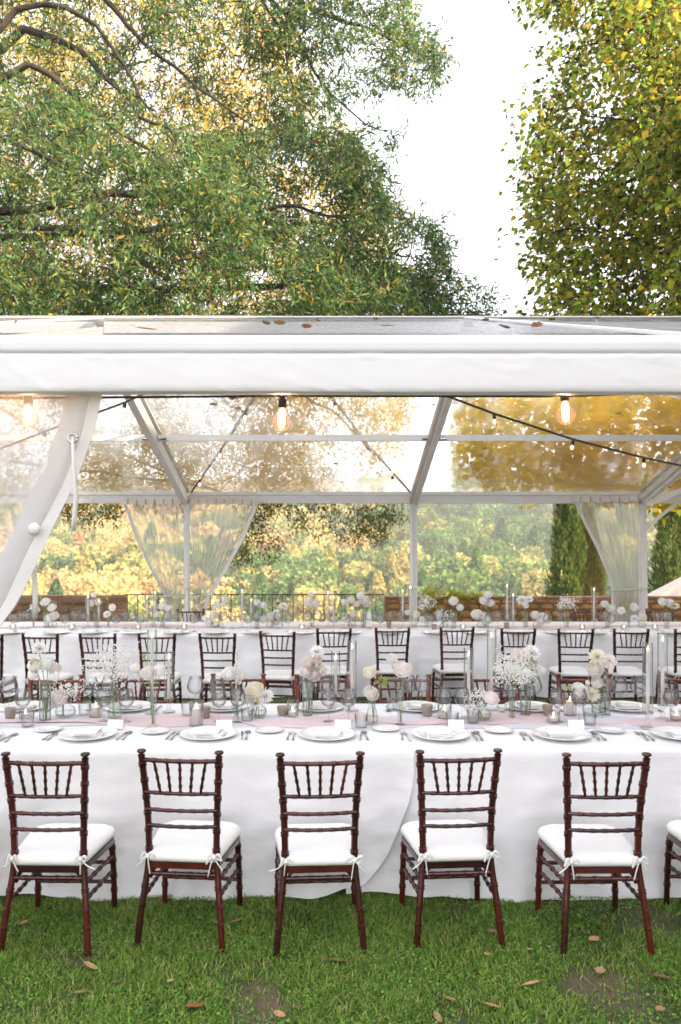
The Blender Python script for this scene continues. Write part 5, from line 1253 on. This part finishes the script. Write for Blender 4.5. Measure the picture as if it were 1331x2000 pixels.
def vase(kind, c, r, h, label):
    t = thing('glass_vase', label, 'vase', c); b = MB(); w = MB(); tm = .0016; fn = None
    if kind == 'cyl': pr = [(0, .001), (r * .97, .001), (r, .006), (r, h), (r - tm, h), (r - tm, .009), (0, .009)]; wp = [(0, .010), (r - .002, .010), (r - .002, h * .45), (0, h * .45)]
    elif kind == 'bud': pr = [(0, .001), (r * 1.35, .001), (r * 1.35, .004), (r * .6, .010), (r * .66, .02), (r * .85, h * .5), (r, h), (r - tm, h), (r * .80, h * .5), (r * .5, .02), (0, .014)]; wp = [(0, .016), (r * .48, .022), (r * .72, h * .45), (0, h * .45)]
    elif kind == 'bottle': pr = [(0, .001), (r * .95, .001), (r, .006), (r * .98, h * .18), (r * .5, h * .42), (r * .48, h * .8), (r * .62, h), (r * .58, h), (r * .44, h * .8), (r * .46, h * .43), (r * .92, h * .18), (0, .006)]; wp = [(0, .008), (r * .9, .010), (r * .9, h * .18), (r * .5, h * .36), (0, h * .36)]
    elif kind == 'round': pr = [(0, .001), (r * .6, .001), (r * .9, h * .15), (r, h * .38), (r * .86, h * .62), (r * .42, h * .78), (r * .40, h * .86), (r * .55, h), (r * .52, h), (r * .36, h * .85), (r * .80, h * .60), (r * .94, h * .38), (r * .85, h * .16), (0, .006)]; wp = [(0, .008), (r * .8, h * .18), (r * .9, h * .38), (0, h * .38)]; fn = lambda a, z: 1 + .035 * math.cos(a * 18)
    elif kind == 'jug': pr = [(0, .001), (r * .7, .001), (r * .98, h * .12), (r, h * .35), (r * .72, h * .62), (r * .52, h * .74), (r * .6, h * .9), (r * .66, h), (r * .62, h), (r * .48, h * .75), (r * .94, h * .34), (r * .9, h * .13), (0, .006)]; wp = [(0, .008), (r * .88, h * .14), (r * .92, h * .34), (0, h * .34)]
    b.lathe(pr, 32, fn=fn); ob('vessel', b.mesh('vessel', M['vase_glass'], True), t)
    w.lathe(wp, 20); ob('water', w.mesh('water', M['water'], True), t)
    return t
def head(px, py, d): return at(px, py, d)
def arrangement(where, kind, px, py, r, h, fl, near=True):
    c = on_table(px, py) + Vector((0, 0, .008 if near else .003)); s = F / c.y
    vase(kind, c, r, h, where[0])
    for (k, colr, hx, hy, sz, lab) in fl:
        dd = c.y + random.uniform(-.03, .03); H = head(hx, hy, dd); foot = c + Vector((random.uniform(-.3, .3) * r, random.uniform(-.3, .3) * r, .012))
        if k == 'gyp': gyp(H, foot, sz[0] / s, sz[1] / s, sz[2], lab)
        else: flower(k, colr, H, foot, sz / s, lab, leafy=(k == 'anemone'))
random.seed(33)
arrangement(['tall clear cylinder vase of white blooms nearest the left edge'], 'cyl', 88, 1411, .036, .26, [
    ('dahlia', 'white', 76, 1270, 17, 'spiky white dahlia highest in the left cylinder vase'), ('tulip', 'cream', 66, 1305, 15, 'creamy tulip leaning left in the left cylinder vase'),
    ('lisianthus', 'white', 93, 1300, 18, 'white lisianthus at the middle of the left cylinder vase'), ('tulip', 'white', 62, 1322, 12, 'small white tulip drooping at the far left of the left cylinder vase'),
    ('lisianthus', 'ivory', 107, 1309, 15, 'ivory lisianthus on the right of the left cylinder vase'), ('tulip', 'white', 108, 1325, 12, 'white tulip drooping on the right of the left cylinder vase'), ('lisianthus', 'cream', 72, 1302, 15, 'cream lisianthus left of centre in the left cylinder vase')])
arrangement(['squat round clear vase with one blush rose'], 'round', 128, 1403, .066, .10, [('rose', 'blush', 117, 1368, 21, 'large blush rose in the squat round vase at the left'), ('gyp', '', 128, 1351, (30, 15, 110), 'sprig of gypsophila behind the blush rose in the squat round vase')])
arrangement(['clear bottle vase holding the large gypsophila bouquet'], 'bottle', 225, 1404, .045, .27, [('gyp', '', 216, 1296, (52, 28, 520), 'big airy cloud of gypsophila in the bottle vase left of centre')])
arrangement(['slim bud vase of blush rose and white blooms on the pink runner'], 'bud', 300, 1421, .021, .22, [
    ('rose', 'ivory', 291, 1318, 17, 'pale blush rose opening left in the slim bud vase'), ('ranunculus', 'white', 313, 1314, 16, 'white ranunculus right of the rose in the slim bud vase'), ('bud', 'green', 281, 1281, 6, 'green bud standing highest in the slim bud vase'), ('lisianthus', 'white', 266, 1307, 12, 'small white bloom reaching left from the slim bud vase')])
arrangement(['slim clear vase with the white flower spike'], 'cyl', 462, 1404, .018, .18, [('lisianthus', 'white', 449, 1320, 18, 'white bloom left of the flower spike'), ('lisianthus', 'white', 471, 1322, 14, 'white bloom right of the flower spike')])
sp = thing('flower_spike', 'tall white and green flower spike left of the fluted vase', 'flower', on_table(462, 1404) + Vector((0, 0, .02))); S0 = sp.location.copy()
h1 = head(463, 1335, S0.y) - S0; h2 = head(464, 1266, S0.y) - S0; b = MB(); b.tube([(0, 0, 0), h1, h2], [.0025, .003, .0015], 6); ob('stem', b.mesh('stem', M['stem']), sp)
b = MB()
for k in range(260):
    u = random.random(); p = h1.lerp(h2, u); a = random.uniform(0, 6.28); rr = .021 * (1 - u) ** .7 + .004; q = p + Vector((math.cos(a) * rr, math.sin(a) * rr, 0)); s_ = .0035 + .004 * (1 - u)
    b.add([q + Vector((s_, 0, 0)), q - Vector((s_, 0, 0)), q + Vector((0, s_, 0)), q - Vector((0, s_, 0)), q + Vector((0, 0, s_)), q - Vector((0, 0, s_))], [(0,2,4),(2,1,4),(1,3,4),(3,0,4),(2,0,5),(1,2,5),(3,1,5),(0,3,5)])
o = ob('florets', b.mesh('florets', M['white_petal']), sp); o['kind'] = 'stuff'
arrangement(['squat fluted vase packed with white dahlia and anemone'], 'round', 502, 1403, .064, .10, [
    ('rose', 'cream', 499, 1352, 20, 'cream rose at the top of the fluted vase'), ('anemone', 'white', 503, 1372, 17, 'white anemone with yellow heart at the front of the fluted vase'),
    ('dahlia', 'white', 521, 1363, 18, 'white dahlia on the right of the fluted vase'), ('lisianthus', 'white', 484, 1368, 16, 'white lisianthus on the left of the fluted vase')])
arrangement(['clear cylinder vase of clustered pale roses left of the tall candles'], 'cyl', 601, 1399, .034, .22, [
    ('dahlia', 'white', 620, 1276, 17, 'white dahlia at the top of the rose cluster'), ('rose', 'peach', 617, 1292, 14, 'peach rose just under the dahlia in the rose cluster'), ('rose', 'ivory', 601, 1300, 15, 'ivory rose upper left in the rose cluster'),
    ('rose', 'blush', 598, 1313, 14, 'blush rose on the left of the rose cluster'), ('rose', 'ivory', 612, 1320, 15, 'ivory rose lowest in the rose cluster'), ('rose', 'ivory', 626, 1312, 13, 'ivory rose on the right of the rose cluster')])
arrangement(['small waisted clear vase with yellow green star flower'], 'jug', 727, 1418, .038, .155, [
    ('rose', 'ivory', 723, 1357, 17, 'low ivory rose in the small waisted vase'), ('ranunculus', 'cream', 722, 1318, 16, 'cream rose standing high in the small waisted vase'), ('allium', 'green', 746, 1333, 14, 'yellow green star shaped bloom in the small waisted vase')])
arrangement(['slim footed bud vase of ranunculus and pink rose near the middle'], 'bud', 782, 1418, .022, .235, [
    ('ranunculus', 'white', 764, 1290, 14, 'white ranunculus leaning left in the footed bud vase'), ('rose', 'blush', 789, 1313, 19, 'blush rose full open in the footed bud vase')])
arrangement(['squat round vase of rose and gypsophila right of centre'], 'round', 941, 1409, .062, .10, [('rose', 'blush', 957, 1368, 18, 'blush rose in the squat vase right of centre'), ('gyp', '', 926, 1367, (19, 22, 170), 'gypsophila left of the blush rose in the squat vase right of centre')])
arrangement(['slim cylinder vase under the big gypsophila right of centre'], 'cyl', 1001, 1404, .020, .21, [('gyp', '', 1003, 1305, (30, 34, 520), 'full gypsophila cloud right of centre beside the dahlias')])
arrangement(['clear cylinder vase of dahlia and blush rose beside the big gypsophila'], 'cyl', 1027, 1399, .035, .24, [
    ('dahlia', 'white', 1037, 1278, 20, 'white dahlia highest beside the big gypsophila'), ('rose', 'peach', 1014, 1284, 16, 'peach rose behind the big gypsophila'), ('ranunculus', 'cream', 1040, 1300, 15, 'cream ranunculus under the dahlia beside the big gypsophila'), ('lisianthus', 'white', 1056, 1313, 12, 'white bloom reaching right beside the big gypsophila')])
arrangement(['clear cylinder vase of large dahlias at the right'], 'cyl', 1183, 1398, .034, .235, [
    ('dahlia', 'cream', 1167, 1286, 20, 'cream dahlia with yellow heart high in the right dahlia vase'), ('dahlia', 'blush', 1190, 1293, 17, 'blush dahlia on the right of the right dahlia vase'), ('rose', 'ivory', 1160, 1311, 17, 'ivory rose low in the right dahlia vase')])
arrangement(['squat round vase of cream dahlias in front of the right dahlia vase'], 'round', 1156, 1399, .060, .095, [
    ('dahlia', 'cream', 1156, 1358, 19, 'cream dahlia with yellow heart in the right squat vase'), ('lisianthus', 'white', 1130, 1350, 17, 'white bloom on the left of the right squat vase'), ('ranunculus', 'ivory', 1166, 1338, 15, 'ivory bloom at the top of the right squat vase'), ('bud', 'green', 1112, 1343, 6, 'green bud pointing left from the right squat vase'), ('bud', 'cream', 1149, 1334, 7, 'cream bud standing over the right squat vase')])

# ------------------------------------------------------------------ the far table
def anch(px): 
    i = min(range(len(FAR_ANCH)), key=lambda k: abs(FAR_ANCH[k] - px)); return i
def ranked(rows):
    """rows: list of px -> a phrase that places each one by the chair it stands above"""
    by = {}
    for px in rows: by.setdefault(anch(px), []).append(px)
    out = []
    for px in rows:
        i = anch(px); l = sorted(by[i]); k = l.index(px)
        pos = '' if len(l) == 1 else (('left of two ' if k == 0 else 'right of two ') if len(l) == 2 else (('left', 'middle', 'right')[k] + ' of three ' if len(l) == 3 else ORD[k] + ' of several '))
        out.append(pos + 'above the %s dark chair' % ORD[i])
    return out
gl = [27, 45, 55, 127, 147, 163, 227, 245, 259, 274, 328, 348, 379, 436, 454, 484, 502, 543, 563, 602, 621, 653, 672, 722, 743, 762, 780, 841, 859, 885, 956, 973, 992, 1070, 1096, 1180, 1195, 1285, 1303]
bases = [1228 if i % 3 else 1234 for i in range(len(gl))]
for px, py, ph in zip(gl, bases, ranked(gl)):
    single('wine_glass', big_wine, 'wine glass on the far table, ' + ph, 'glass', on_table(px, py) + Vector((0, 0, .004)), 0, 'wine glasses on the far table')
pls = [20, 110, 180, 262, 345, 420, 500, 590, 680, 760, 850, 930, 1010, 1090, 1160, 1240, 1310]
for px, ph in zip(pls, ranked(pls)):
    single('dinner_plate', plate_me, 'white plate on the far table, ' + ph, 'plate', on_table(px, 1238) + Vector((0, 0, .004)), 0, 'plates on the far table')
for px, ph in zip(pls[::2], ranked(pls[::2])):
    n = thing('napkin', 'white napkin on the far table, ' + ph, 'napkin', on_table(px, 1238) + Vector((0, 0, .007)), 0, 'napkins on the far table'); ob('linen', napkins[0], n)
tap = [(172, 1160), (193, 1170), (288, 1161), (303, 1152), (473, 1149), (491, 1167), (641, 1152), (652, 1161), (787, 1149), (802, 1142), (991, 1139), (1003, 1157), (1161, 1146)]
for (px, ty), ph in zip(tap, ranked([t_[0] for t_ in tap])): taper_set(px, 1226, ty, False, 'at far table, ' + ph)
vot = [(760, 1226), (848, 1231), (990, 1228)]
for (px, py) in vot: single('votive_cup', votive_me, 'brown votive cup on the far table above the %s dark chair' % ORD[anch(px)], 'votive', on_table(px, py) + Vector((0, 0, .01)))
til = [25, 140, 270, 360, 590, 905, 1138, 1220, 1280]
for px, ph in zip(til, ranked(til)): pillar(px, 1231, .02, 0, 0, 'on the far table, ' + ph, hob_glass, near=False)
b = MB(); b.box((-.055, -.004, 0), (.055, .004, .20)); c = on_table(719, 1226); o = single('menu_card', b.mesh('menu_card', M['card']), 'white table card standing on the far table left of the middle post', 'card', c + Vector((0, 0, .012))); o.rotation_euler = (R(-6), R(-4), 0)
far_v = [(66, 'bud', .16, [('gyp', '', 66, 1190, (9, 8, 50))]), (90, 'cyl', .20, [('rose', 'white', 90, 1178, 9), ('bud', 'green', 80, 1168, 3)]), (103, 'round', .10, [('rose', 'ivory', 106, 1205, 9)]),
 (188, 'cyl', .20, [('rose', 'ivory', 180, 1180, 8), ('lisianthus', 'white', 192, 1178, 8), ('ranunculus', 'white', 184, 1165, 6)]), (212, 'bud', .16, [('tulip', 'white', 220, 1190, 7), ('bud', 'green', 210, 1170, 3)]),
 (299, 'jug', .12, [('dahlia', 'cream', 297, 1193, 7)]), (318, 'cyl', .18, [('lisianthus', 'white', 319, 1186, 9)]), (421, 'round', .10, [('rose', 'ivory', 419, 1205, 9), ('lisianthus', 'white', 400, 1210, 7)]), (430, 'bottle', .20, [('gyp', '', 429, 1177, (15, 14, 150))]),
 (502, 'cyl', .2, [('rose', 'white', 502, 1179, 7)]), (528, 'round', .10, [('rose', 'blush', 530, 1207, 9), ('lisianthus', 'white', 515, 1212, 8)]), (552, 'bud', .2, [('dahlia', 'white', 553, 1186, 9)]),
 (610, 'cyl', .2, [('lisianthus', 'white', 603, 1180, 9), ('lisianthus', 'white', 608, 1164, 7), ('rose', 'ivory', 618, 1182, 9)]), (682, 'bud', .18, [('rose', 'white', 672, 1178, 7), ('rose', 'peach', 698, 1182, 7), ('rose', 'blush', 686, 1174, 7)]), (710, 'cyl', .2, [('lisianthus', 'white', 704, 1166, 8), ('rose', 'blush', 712, 1174, 9), ('rose', 'ivory', 718, 1182, 8)]), (691, 'jug', .12, [('rose', 'ivory', 690, 1200, 8)]),
 (834, 'cyl', .2, [('gyp', '', 834, 1178, (14, 12, 130))]), (810, 'jug', .13, [('lisianthus', 'cream', 812, 1203, 9), ('lisianthus', 'white', 796, 1198, 6)]), (868, 'round', .10, [('gyp', '', 868, 1206, (15, 13, 140)), ('dahlia', 'white', 858, 1200, 7)]),
 (887, 'cyl', .2, [('lisianthus', 'white', 887, 1177, 10)]), (951, 'cyl', .2, [('lisianthus', 'white', 945, 1176, 9), ('rose', 'white', 954, 1164, 8), ('rose', 'white', 958, 1180, 8)]), (940, 'round', .10, [('rose', 'white', 932, 1202, 10), ('lisianthus', 'ivory', 946, 1206, 9), ('rose', 'white', 950, 1212, 8)]),
 (1027, 'cyl', .2, [('dahlia', 'white', 1020, 1175, 11), ('dahlia', 'white', 1034, 1172, 8), ('tulip', 'white', 1027, 1185, 6)]), (1050, 'round', .10, [('lisianthus', 'white', 1046, 1204, 9), ('rose', 'white', 1060, 1206, 8)]), (1107, 'cyl', .18, [('gyp', '', 1107, 1178, (17, 13, 170))]),
 (1188, 'cyl', .2, [('lisianthus', 'white', 1182, 1182, 8), ('lisianthus', 'white', 1194, 1188, 7)]), (1229, 'bud', .18, [('allium', 'green', 1224, 1186, 7), ('lisianthus', 'white', 1238, 1188, 9)]), (1255, 'round', .10, [('rose', 'ivory', 1254, 1206, 8)]), (1303, 'cyl', .2, [('lisianthus', 'white', 1294, 1178, 9), ('lisianthus', 'white', 1308, 1180, 9), ('dahlia', 'cream', 1320, 1186, 8)])]
vph = ranked([v[0] for v in far_v])
KN = {'rose': 'rose', 'lisianthus': 'lisianthus', 'ranunculus': 'ranunculus', 'dahlia': 'dahlia', 'tulip': 'tulip', 'bud': 'bud', 'allium': 'star flower', 'gyp': 'gypsophila sprig'}
for (px, kind, h, fl), ph in zip(far_v, vph):
    rr = {'cyl': .032, 'bud': .022, 'round': .055, 'bottle': .045, 'jug': .036}[kind]; rows = []
    if fl[0][0] != 'gyp' and len(fl) < 3:
        e = fl[0]; fl = fl + [(random.choice(['lisianthus', 'dahlia', 'rose']), 'white', e[2] + random.choice([-1, 1]) * random.uniform(9, 14), e[3] + random.uniform(4, 14), random.uniform(7, 9))]
    xs_ = sorted(f[2] for f in fl)
    for f in fl:
        k = xs_.index(f[2]); pos = '' if len(fl) == 1 else ((('left', 'right')[k]) if len(fl) == 2 else (('left', 'middle', 'right')[k])) + ' '
        cn = COLN.get(f[1], 'white')
        rows.append((f[0], f[1], f[2], f[3], f[4], '%s%s %s in far vase, %s' % (pos, cn if f[1] else 'airy', KN[f[0]], ph)))
    arrangement(['small vase on the far table, ' + ph], kind, px, 1226, rr, h, rows, near=False)

# ------------------------------------------------------------------ fallen leaves
def leaf_shape(seed, lobed):
    r = random.Random(seed); b = MB(); n = 14
    pts_ = []
    for k in range(n):
        a = 2 * math.pi * k / n; q = (1 + (.35 if lobed and k % 2 else 0) * r.uniform(.7, 1.2)) * (.8 + .1 * math.cos(a)); pts_.append((math.cos(a) * q * .5, math.sin(a) * q * (.38 if lobed else .2)))
    cu = r.uniform(.3, .9)
    def z(x, y): return .16 * cu * abs(y) * 2 + .18 * cu * x * x
    vs = [(x, y, z(x, y)) for x, y in pts_] + [(x * .5, y * .5, z(x * .5, y * .5)) for x, y in pts_] + [(0, 0, 0)]
    b.add(vs, [(k, (k+1) % n, n + (k+1) % n, n + k) for k in range(n)] + [(n + k, n + (k+1) % n, 2 * n) for k in range(n)])
    b.tube([(-.72, 0, .1), (-.45, 0, z(-.45, 0)), (0, 0, .005)], .008, 4); return b
LD = [leaf_shape(i, True).mesh('fallen_leaf', M['dry_leaf'], True) for i in range(3)]; LO = [leaf_shape(i + 5, True).mesh('fallen_leaf', M['orange_leaf'], True) for i in range(3)]
LS = [leaf_shape(i + 9, False).mesh('fallen_leaf', M['dry_leaf'], True) for i in range(3)]; LY = leaf_shape(3, True).mesh('fallen_leaf', M['yellow_leaf'], True)
def on_ground(px, py): d = F * (CAMZ - .02) / (py - VY); return Vector(((px - VX) / F * d, d, .028))
gl_ = [(378, 1970, LO[0], .075, 20, 'curled yellow and brown leaf on the lawn at the bottom left of centre'), (175, 1890, LS[0], .11, -35, 'long pale dry leaf on the lawn behind the leftmost chair'), (224, 1923, LS[1], .06, 20, 'small orange brown leaf on the lawn left of centre'),
 (154, 1942, LS[2], .065, -5, 'short rust coloured leaf low on the lawn at the left'), (333, 1920, LD[0], .04, 60, 'small dark shrivelled leaf on the lawn near the second chair'), (463, 1802, LS[0], .09, 45, 'long dry leaf beside the rear leg of the second chair'), (198, 1850, LS[1], .06, 55, 'short pale leaf at the right rear foot of the leftmost full chair'),
 (660, 1880, LS[2], .13, 22, 'long tan leaf on the lawn just right of the middle chair'), (1035, 1926, LS[0], .10, 0, 'long orange tan leaf on the lawn below the fourth chair'), (1160, 1838, LD[1], .055, 0, 'brown leaf on bare soil under the fifth chair'), (1172, 1900, LD[2], .055, 30, 'rust leaf on the lawn behind the fifth chair'),
 (1290, 1912, LD[0], .08, -20, 'large curled tan leaf on the lawn at the right'), (1290, 1975, LD[1], .05, 40, 'pale leaf on the lawn in the bottom right corner'), (952, 1868, LD[2], .045, 70, 'reddish leaf by the right rear foot of the fourth chair'), (1034, 1858, LD[0], .03, 10, 'tiny red leaf between the fourth and fifth chairs'), (960, 1822, LD[1], .05, -30, 'rust leaf on the lawn inside the legs of the fourth chair'),
 (878, 1955, LS[1], .08, -60, 'thin tan leaf upright in the grass below the seam'), (855, 1990, LS[2], .08, -75, 'thin orange leaf at the bottom edge below the seam'), (960, 1968, LS[0], .09, -10, 'brown twig like leaf flat on the bottom lawn'), (545, 1985, LS[1], .09, -50, 'brown curled leaf at the bottom edge of the lawn'), (45, 1806, LD[1], .05, 20, 'dark brown leaf under the leftmost full chair'), (583, 1972, LS[0], .06, 40, 'small tan leaf near the bottom middle of the lawn')]
for (px, py, me, s, a, lab) in gl_:
    o = single('fallen_leaf', me, lab, 'leaf', on_ground(px, py), R(a), 'dry leaves on the lawn'); o.scale = (s, s, s); o.rotation_euler = (R(random.uniform(-14, 14)), R(random.uniform(-14, 14)), R(a))
def roof_pt(px, py):     # on the roof sheets: front slope seen from above, else back slope seen from below
    if py < 665:
        k = (VY - py) / F; y = (CAMZ - ZE + (ZR - ZE) / (YR - YF) * YF) * -1 / 1; m = (ZR - ZE) / (YR - YF)
        d = (ZE - m * YF - CAMZ) / (k - m); return Vector(((px - VX) / F * d, d, roof_z(d) + .02))
    k = (VY - py) / F; m = (ZR - ZE) / (YR - YF); d = (ZE + m * YB - CAMZ) / (k + m); return Vector(((px - VX) / F * d, d, roof_z(d) + .016))
for (px, w) in ((30, 'near the left seam'), (285, 'at the lower edge left of centre'), (620, 'right of centre, dark red'), (548, 'left of centre near the ridge'), (520, 'left of centre'), (600, 'low near the middle'), (735, 'near the ridge right of the middle'), (755, 'small one right of the middle'), (950, 'dark rust one by the right seam'), (1080, 'long one right of the right seam'), (1165, 'far right orange one'), (985, 'low one at the right'), (1050, 'small low one at the right')):
    y = {30: 635, 285: 655, 620: 633, 548: 640, 520: 640, 600: 648, 735: 630, 755: 647, 950: 632, 1080: 631, 1165: 627, 985: 650, 1050: 646}[px]; p = roof_pt(px, y); p.z += .01
    o = single('fallen_leaf', random.choice(LO + LD), 'fallen leaf on the outer front roof slope, ' + w, 'leaf', p, random.uniform(0, 6), 'leaves on the front roof slope'); s = random.uniform(.055, .09) * (1.3 if px in (285, 1080, 1165) else 1); o.scale = (s, s, s * .9); o.rotation_euler = (R(17), 0, random.uniform(0, 6))
random.seed(8)
for k in range(95):
    if k < 60: px = random.uniform(870, 1325); py = 962 - abs(random.gauss(0, 60))
    else: px = random.uniform(210, 860); py = random.uniform(775, 955)
    p = roof_pt(px, max(py, 775))
    o = single('fallen_leaf', random.choice(LO + LD + LD + LS), 'small wet leaf stuck on the clear back roof slope', 'leaf', p, 0, 'wet leaves stuck on the back roof slope'); s = random.uniform(.05, .12); o.scale = (s, s, s * .3); o.rotation_euler = (R(-17), 0, random.uniform(0, 6))

# ------------------------------------------------------------------ grass
def blades(n, x0, x1, y0, y1, seed, lmin, lmax, wmul=1.0):
    r = np.random.default_rng(seed); X = r.uniform(x0, x1, n); Y = r.uniform(y0, y1, n)
    keep = np.ones(n, bool); dens = np.zeros(n)
    for i in range(n):
        q = noise.noise(Vector((X[i] * 1.9, Y[i] * 1.9, 3))) + .55 * noise.noise(Vector((X[i] * 5, Y[i] * 5, 6))) + .20 - .30 * max(0, min(1, (X[i] - .1)))
        dens[i] = q
    keep = r.uniform(0, 1, n) < np.clip(.85 + dens * 2.2, .14, 1); X, Y, dens = X[keep], Y[keep], dens[keep]; n = len(X)
    h = r.uniform(lmin, lmax, n) * (1 + .5 * np.clip(dens, -.6, .6)); a = r.uniform(0, 2 * np.pi, n); lean = r.uniform(.2, 1.7, n) * h; w = r.uniform(.0013, .0028, n) * wmul
    dx, dy = np.cos(a), np.sin(a); sx, sy = -dy, dx
    P = np.zeros((n, 5, 3)); z0 = np.full(n, -.002)
    P[:, 0] = np.stack([X - sx * w, Y - sy * w, z0], 1); P[:, 1] = np.stack([X + sx * w, Y + sy * w, z0], 1)
    P[:, 2] = np.stack([X + dx * lean * .35 + sx * w * .9, Y + dy * lean * .35 + sy * w * .9, h * .6], 1); P[:, 3] = np.stack([X + dx * lean * .35 - sx * w * .9, Y + dy * lean * .35 - sy * w * .9, h * .6], 1)
    P[:, 4] = np.stack([X + dx * lean, Y + dy * lean, h * .95], 1)
    pal = np.array([(.11, .215, .035), (.17, .29, .045), (.24, .34, .07), (.075, .15, .026), (.36, .36, .12), (.42, .33, .17)]); idx = r.choice(6, n, p=[.26, .29, .20, .13, .07, .05])
    c = pal[idx] * r.uniform(.9, 1.5, (n, 1)); c = np.concatenate([c, np.ones((n, 1))], 1)
    return P.reshape(-1, 3), np.repeat(c, 5, 0)
Pa, Ca = blades(210000, -2.3, 2.5, 2.5, 4.5, 1, .010, .030)
Pb, Cb = blades(26000, -4.5, 4.5, 4.5, 9.6, 2, .03, .06, 1.8)
Pc, Cc = blades(15000, -5, 5, 0.3, 2.5, 3, .03, .06, 1.8)
me = np_mesh('grass', np.concatenate([Pa, Pb, Pc]), 5, [(0, 1, 2, 3), (3, 2, 4)], np.concatenate([Ca, Cb, Cc]), M['grass'])
g = ob('grass', me); tag(g, 'short green lawn grass with bare soil patches under the chairs', 'grass', kind='stuff')
n = 44000; X = rng.uniform(-2.3, 2.5, n); Y = rng.uniform(2.5, 4.5, n)
kp = np.array([noise.noise(Vector((X[i] * 2.5, Y[i] * 2.5, 9))) > -.08 for i in range(n)]); X = X[kp]; Y = Y[kp]; n = len(X)
C = np.stack([X, Y, rng.uniform(.008, .03, n)], 1); a = rng.uniform(0, 6.28, n); D = np.stack([np.cos(a), np.sin(a), rng.uniform(-.1, .4, n)], 1)
cc = cols(n, [(.095, .23, .04), (.16, .31, .05), (.25, .38, .08)], [2, 3, 1.3])
me = narrow_leaves('clover', C, D, rng.uniform(.009, .018, n), rng.uniform(.008, .014, n), cc, M['grass'])
g = ob('clover', me); tag(g, 'low clover leaves growing among the lawn grass', 'clover', kind='stuff')

# ------------------------------------------------------------------ the air
HZ0 = min(v[2] for v in gm.v) - 1.0; HZ1 = max(max(v[2] for v in gm.v), max(p[2] for p in forest_pts)) + 12.0
hz = MB(); hz.box((-1502, -1202, HZ0), (1502, 1502, HZ1)); ho = ob('haze', hz.mesh('haze', None)); tag(ho, kind='stuff')
hm = bpy.data.materials.new('haze'); hm.use_nodes = True; hn = hm.node_tree.nodes
for n_ in list(hn): hn.remove(n_)
hv = hn.new('ShaderNodeVolumePrincipled'); hv.inputs['Density'].default_value = .0011; hv.inputs['Color'].default_value = (.93, .94, .93, 1); hv.inputs['Anisotropy'].default_value = .2
hoo = hn.new('ShaderNodeOutputMaterial'); hm.node_tree.links.new(hv.outputs[0], hoo.inputs['Volume']); ho.data.materials.append(hm)
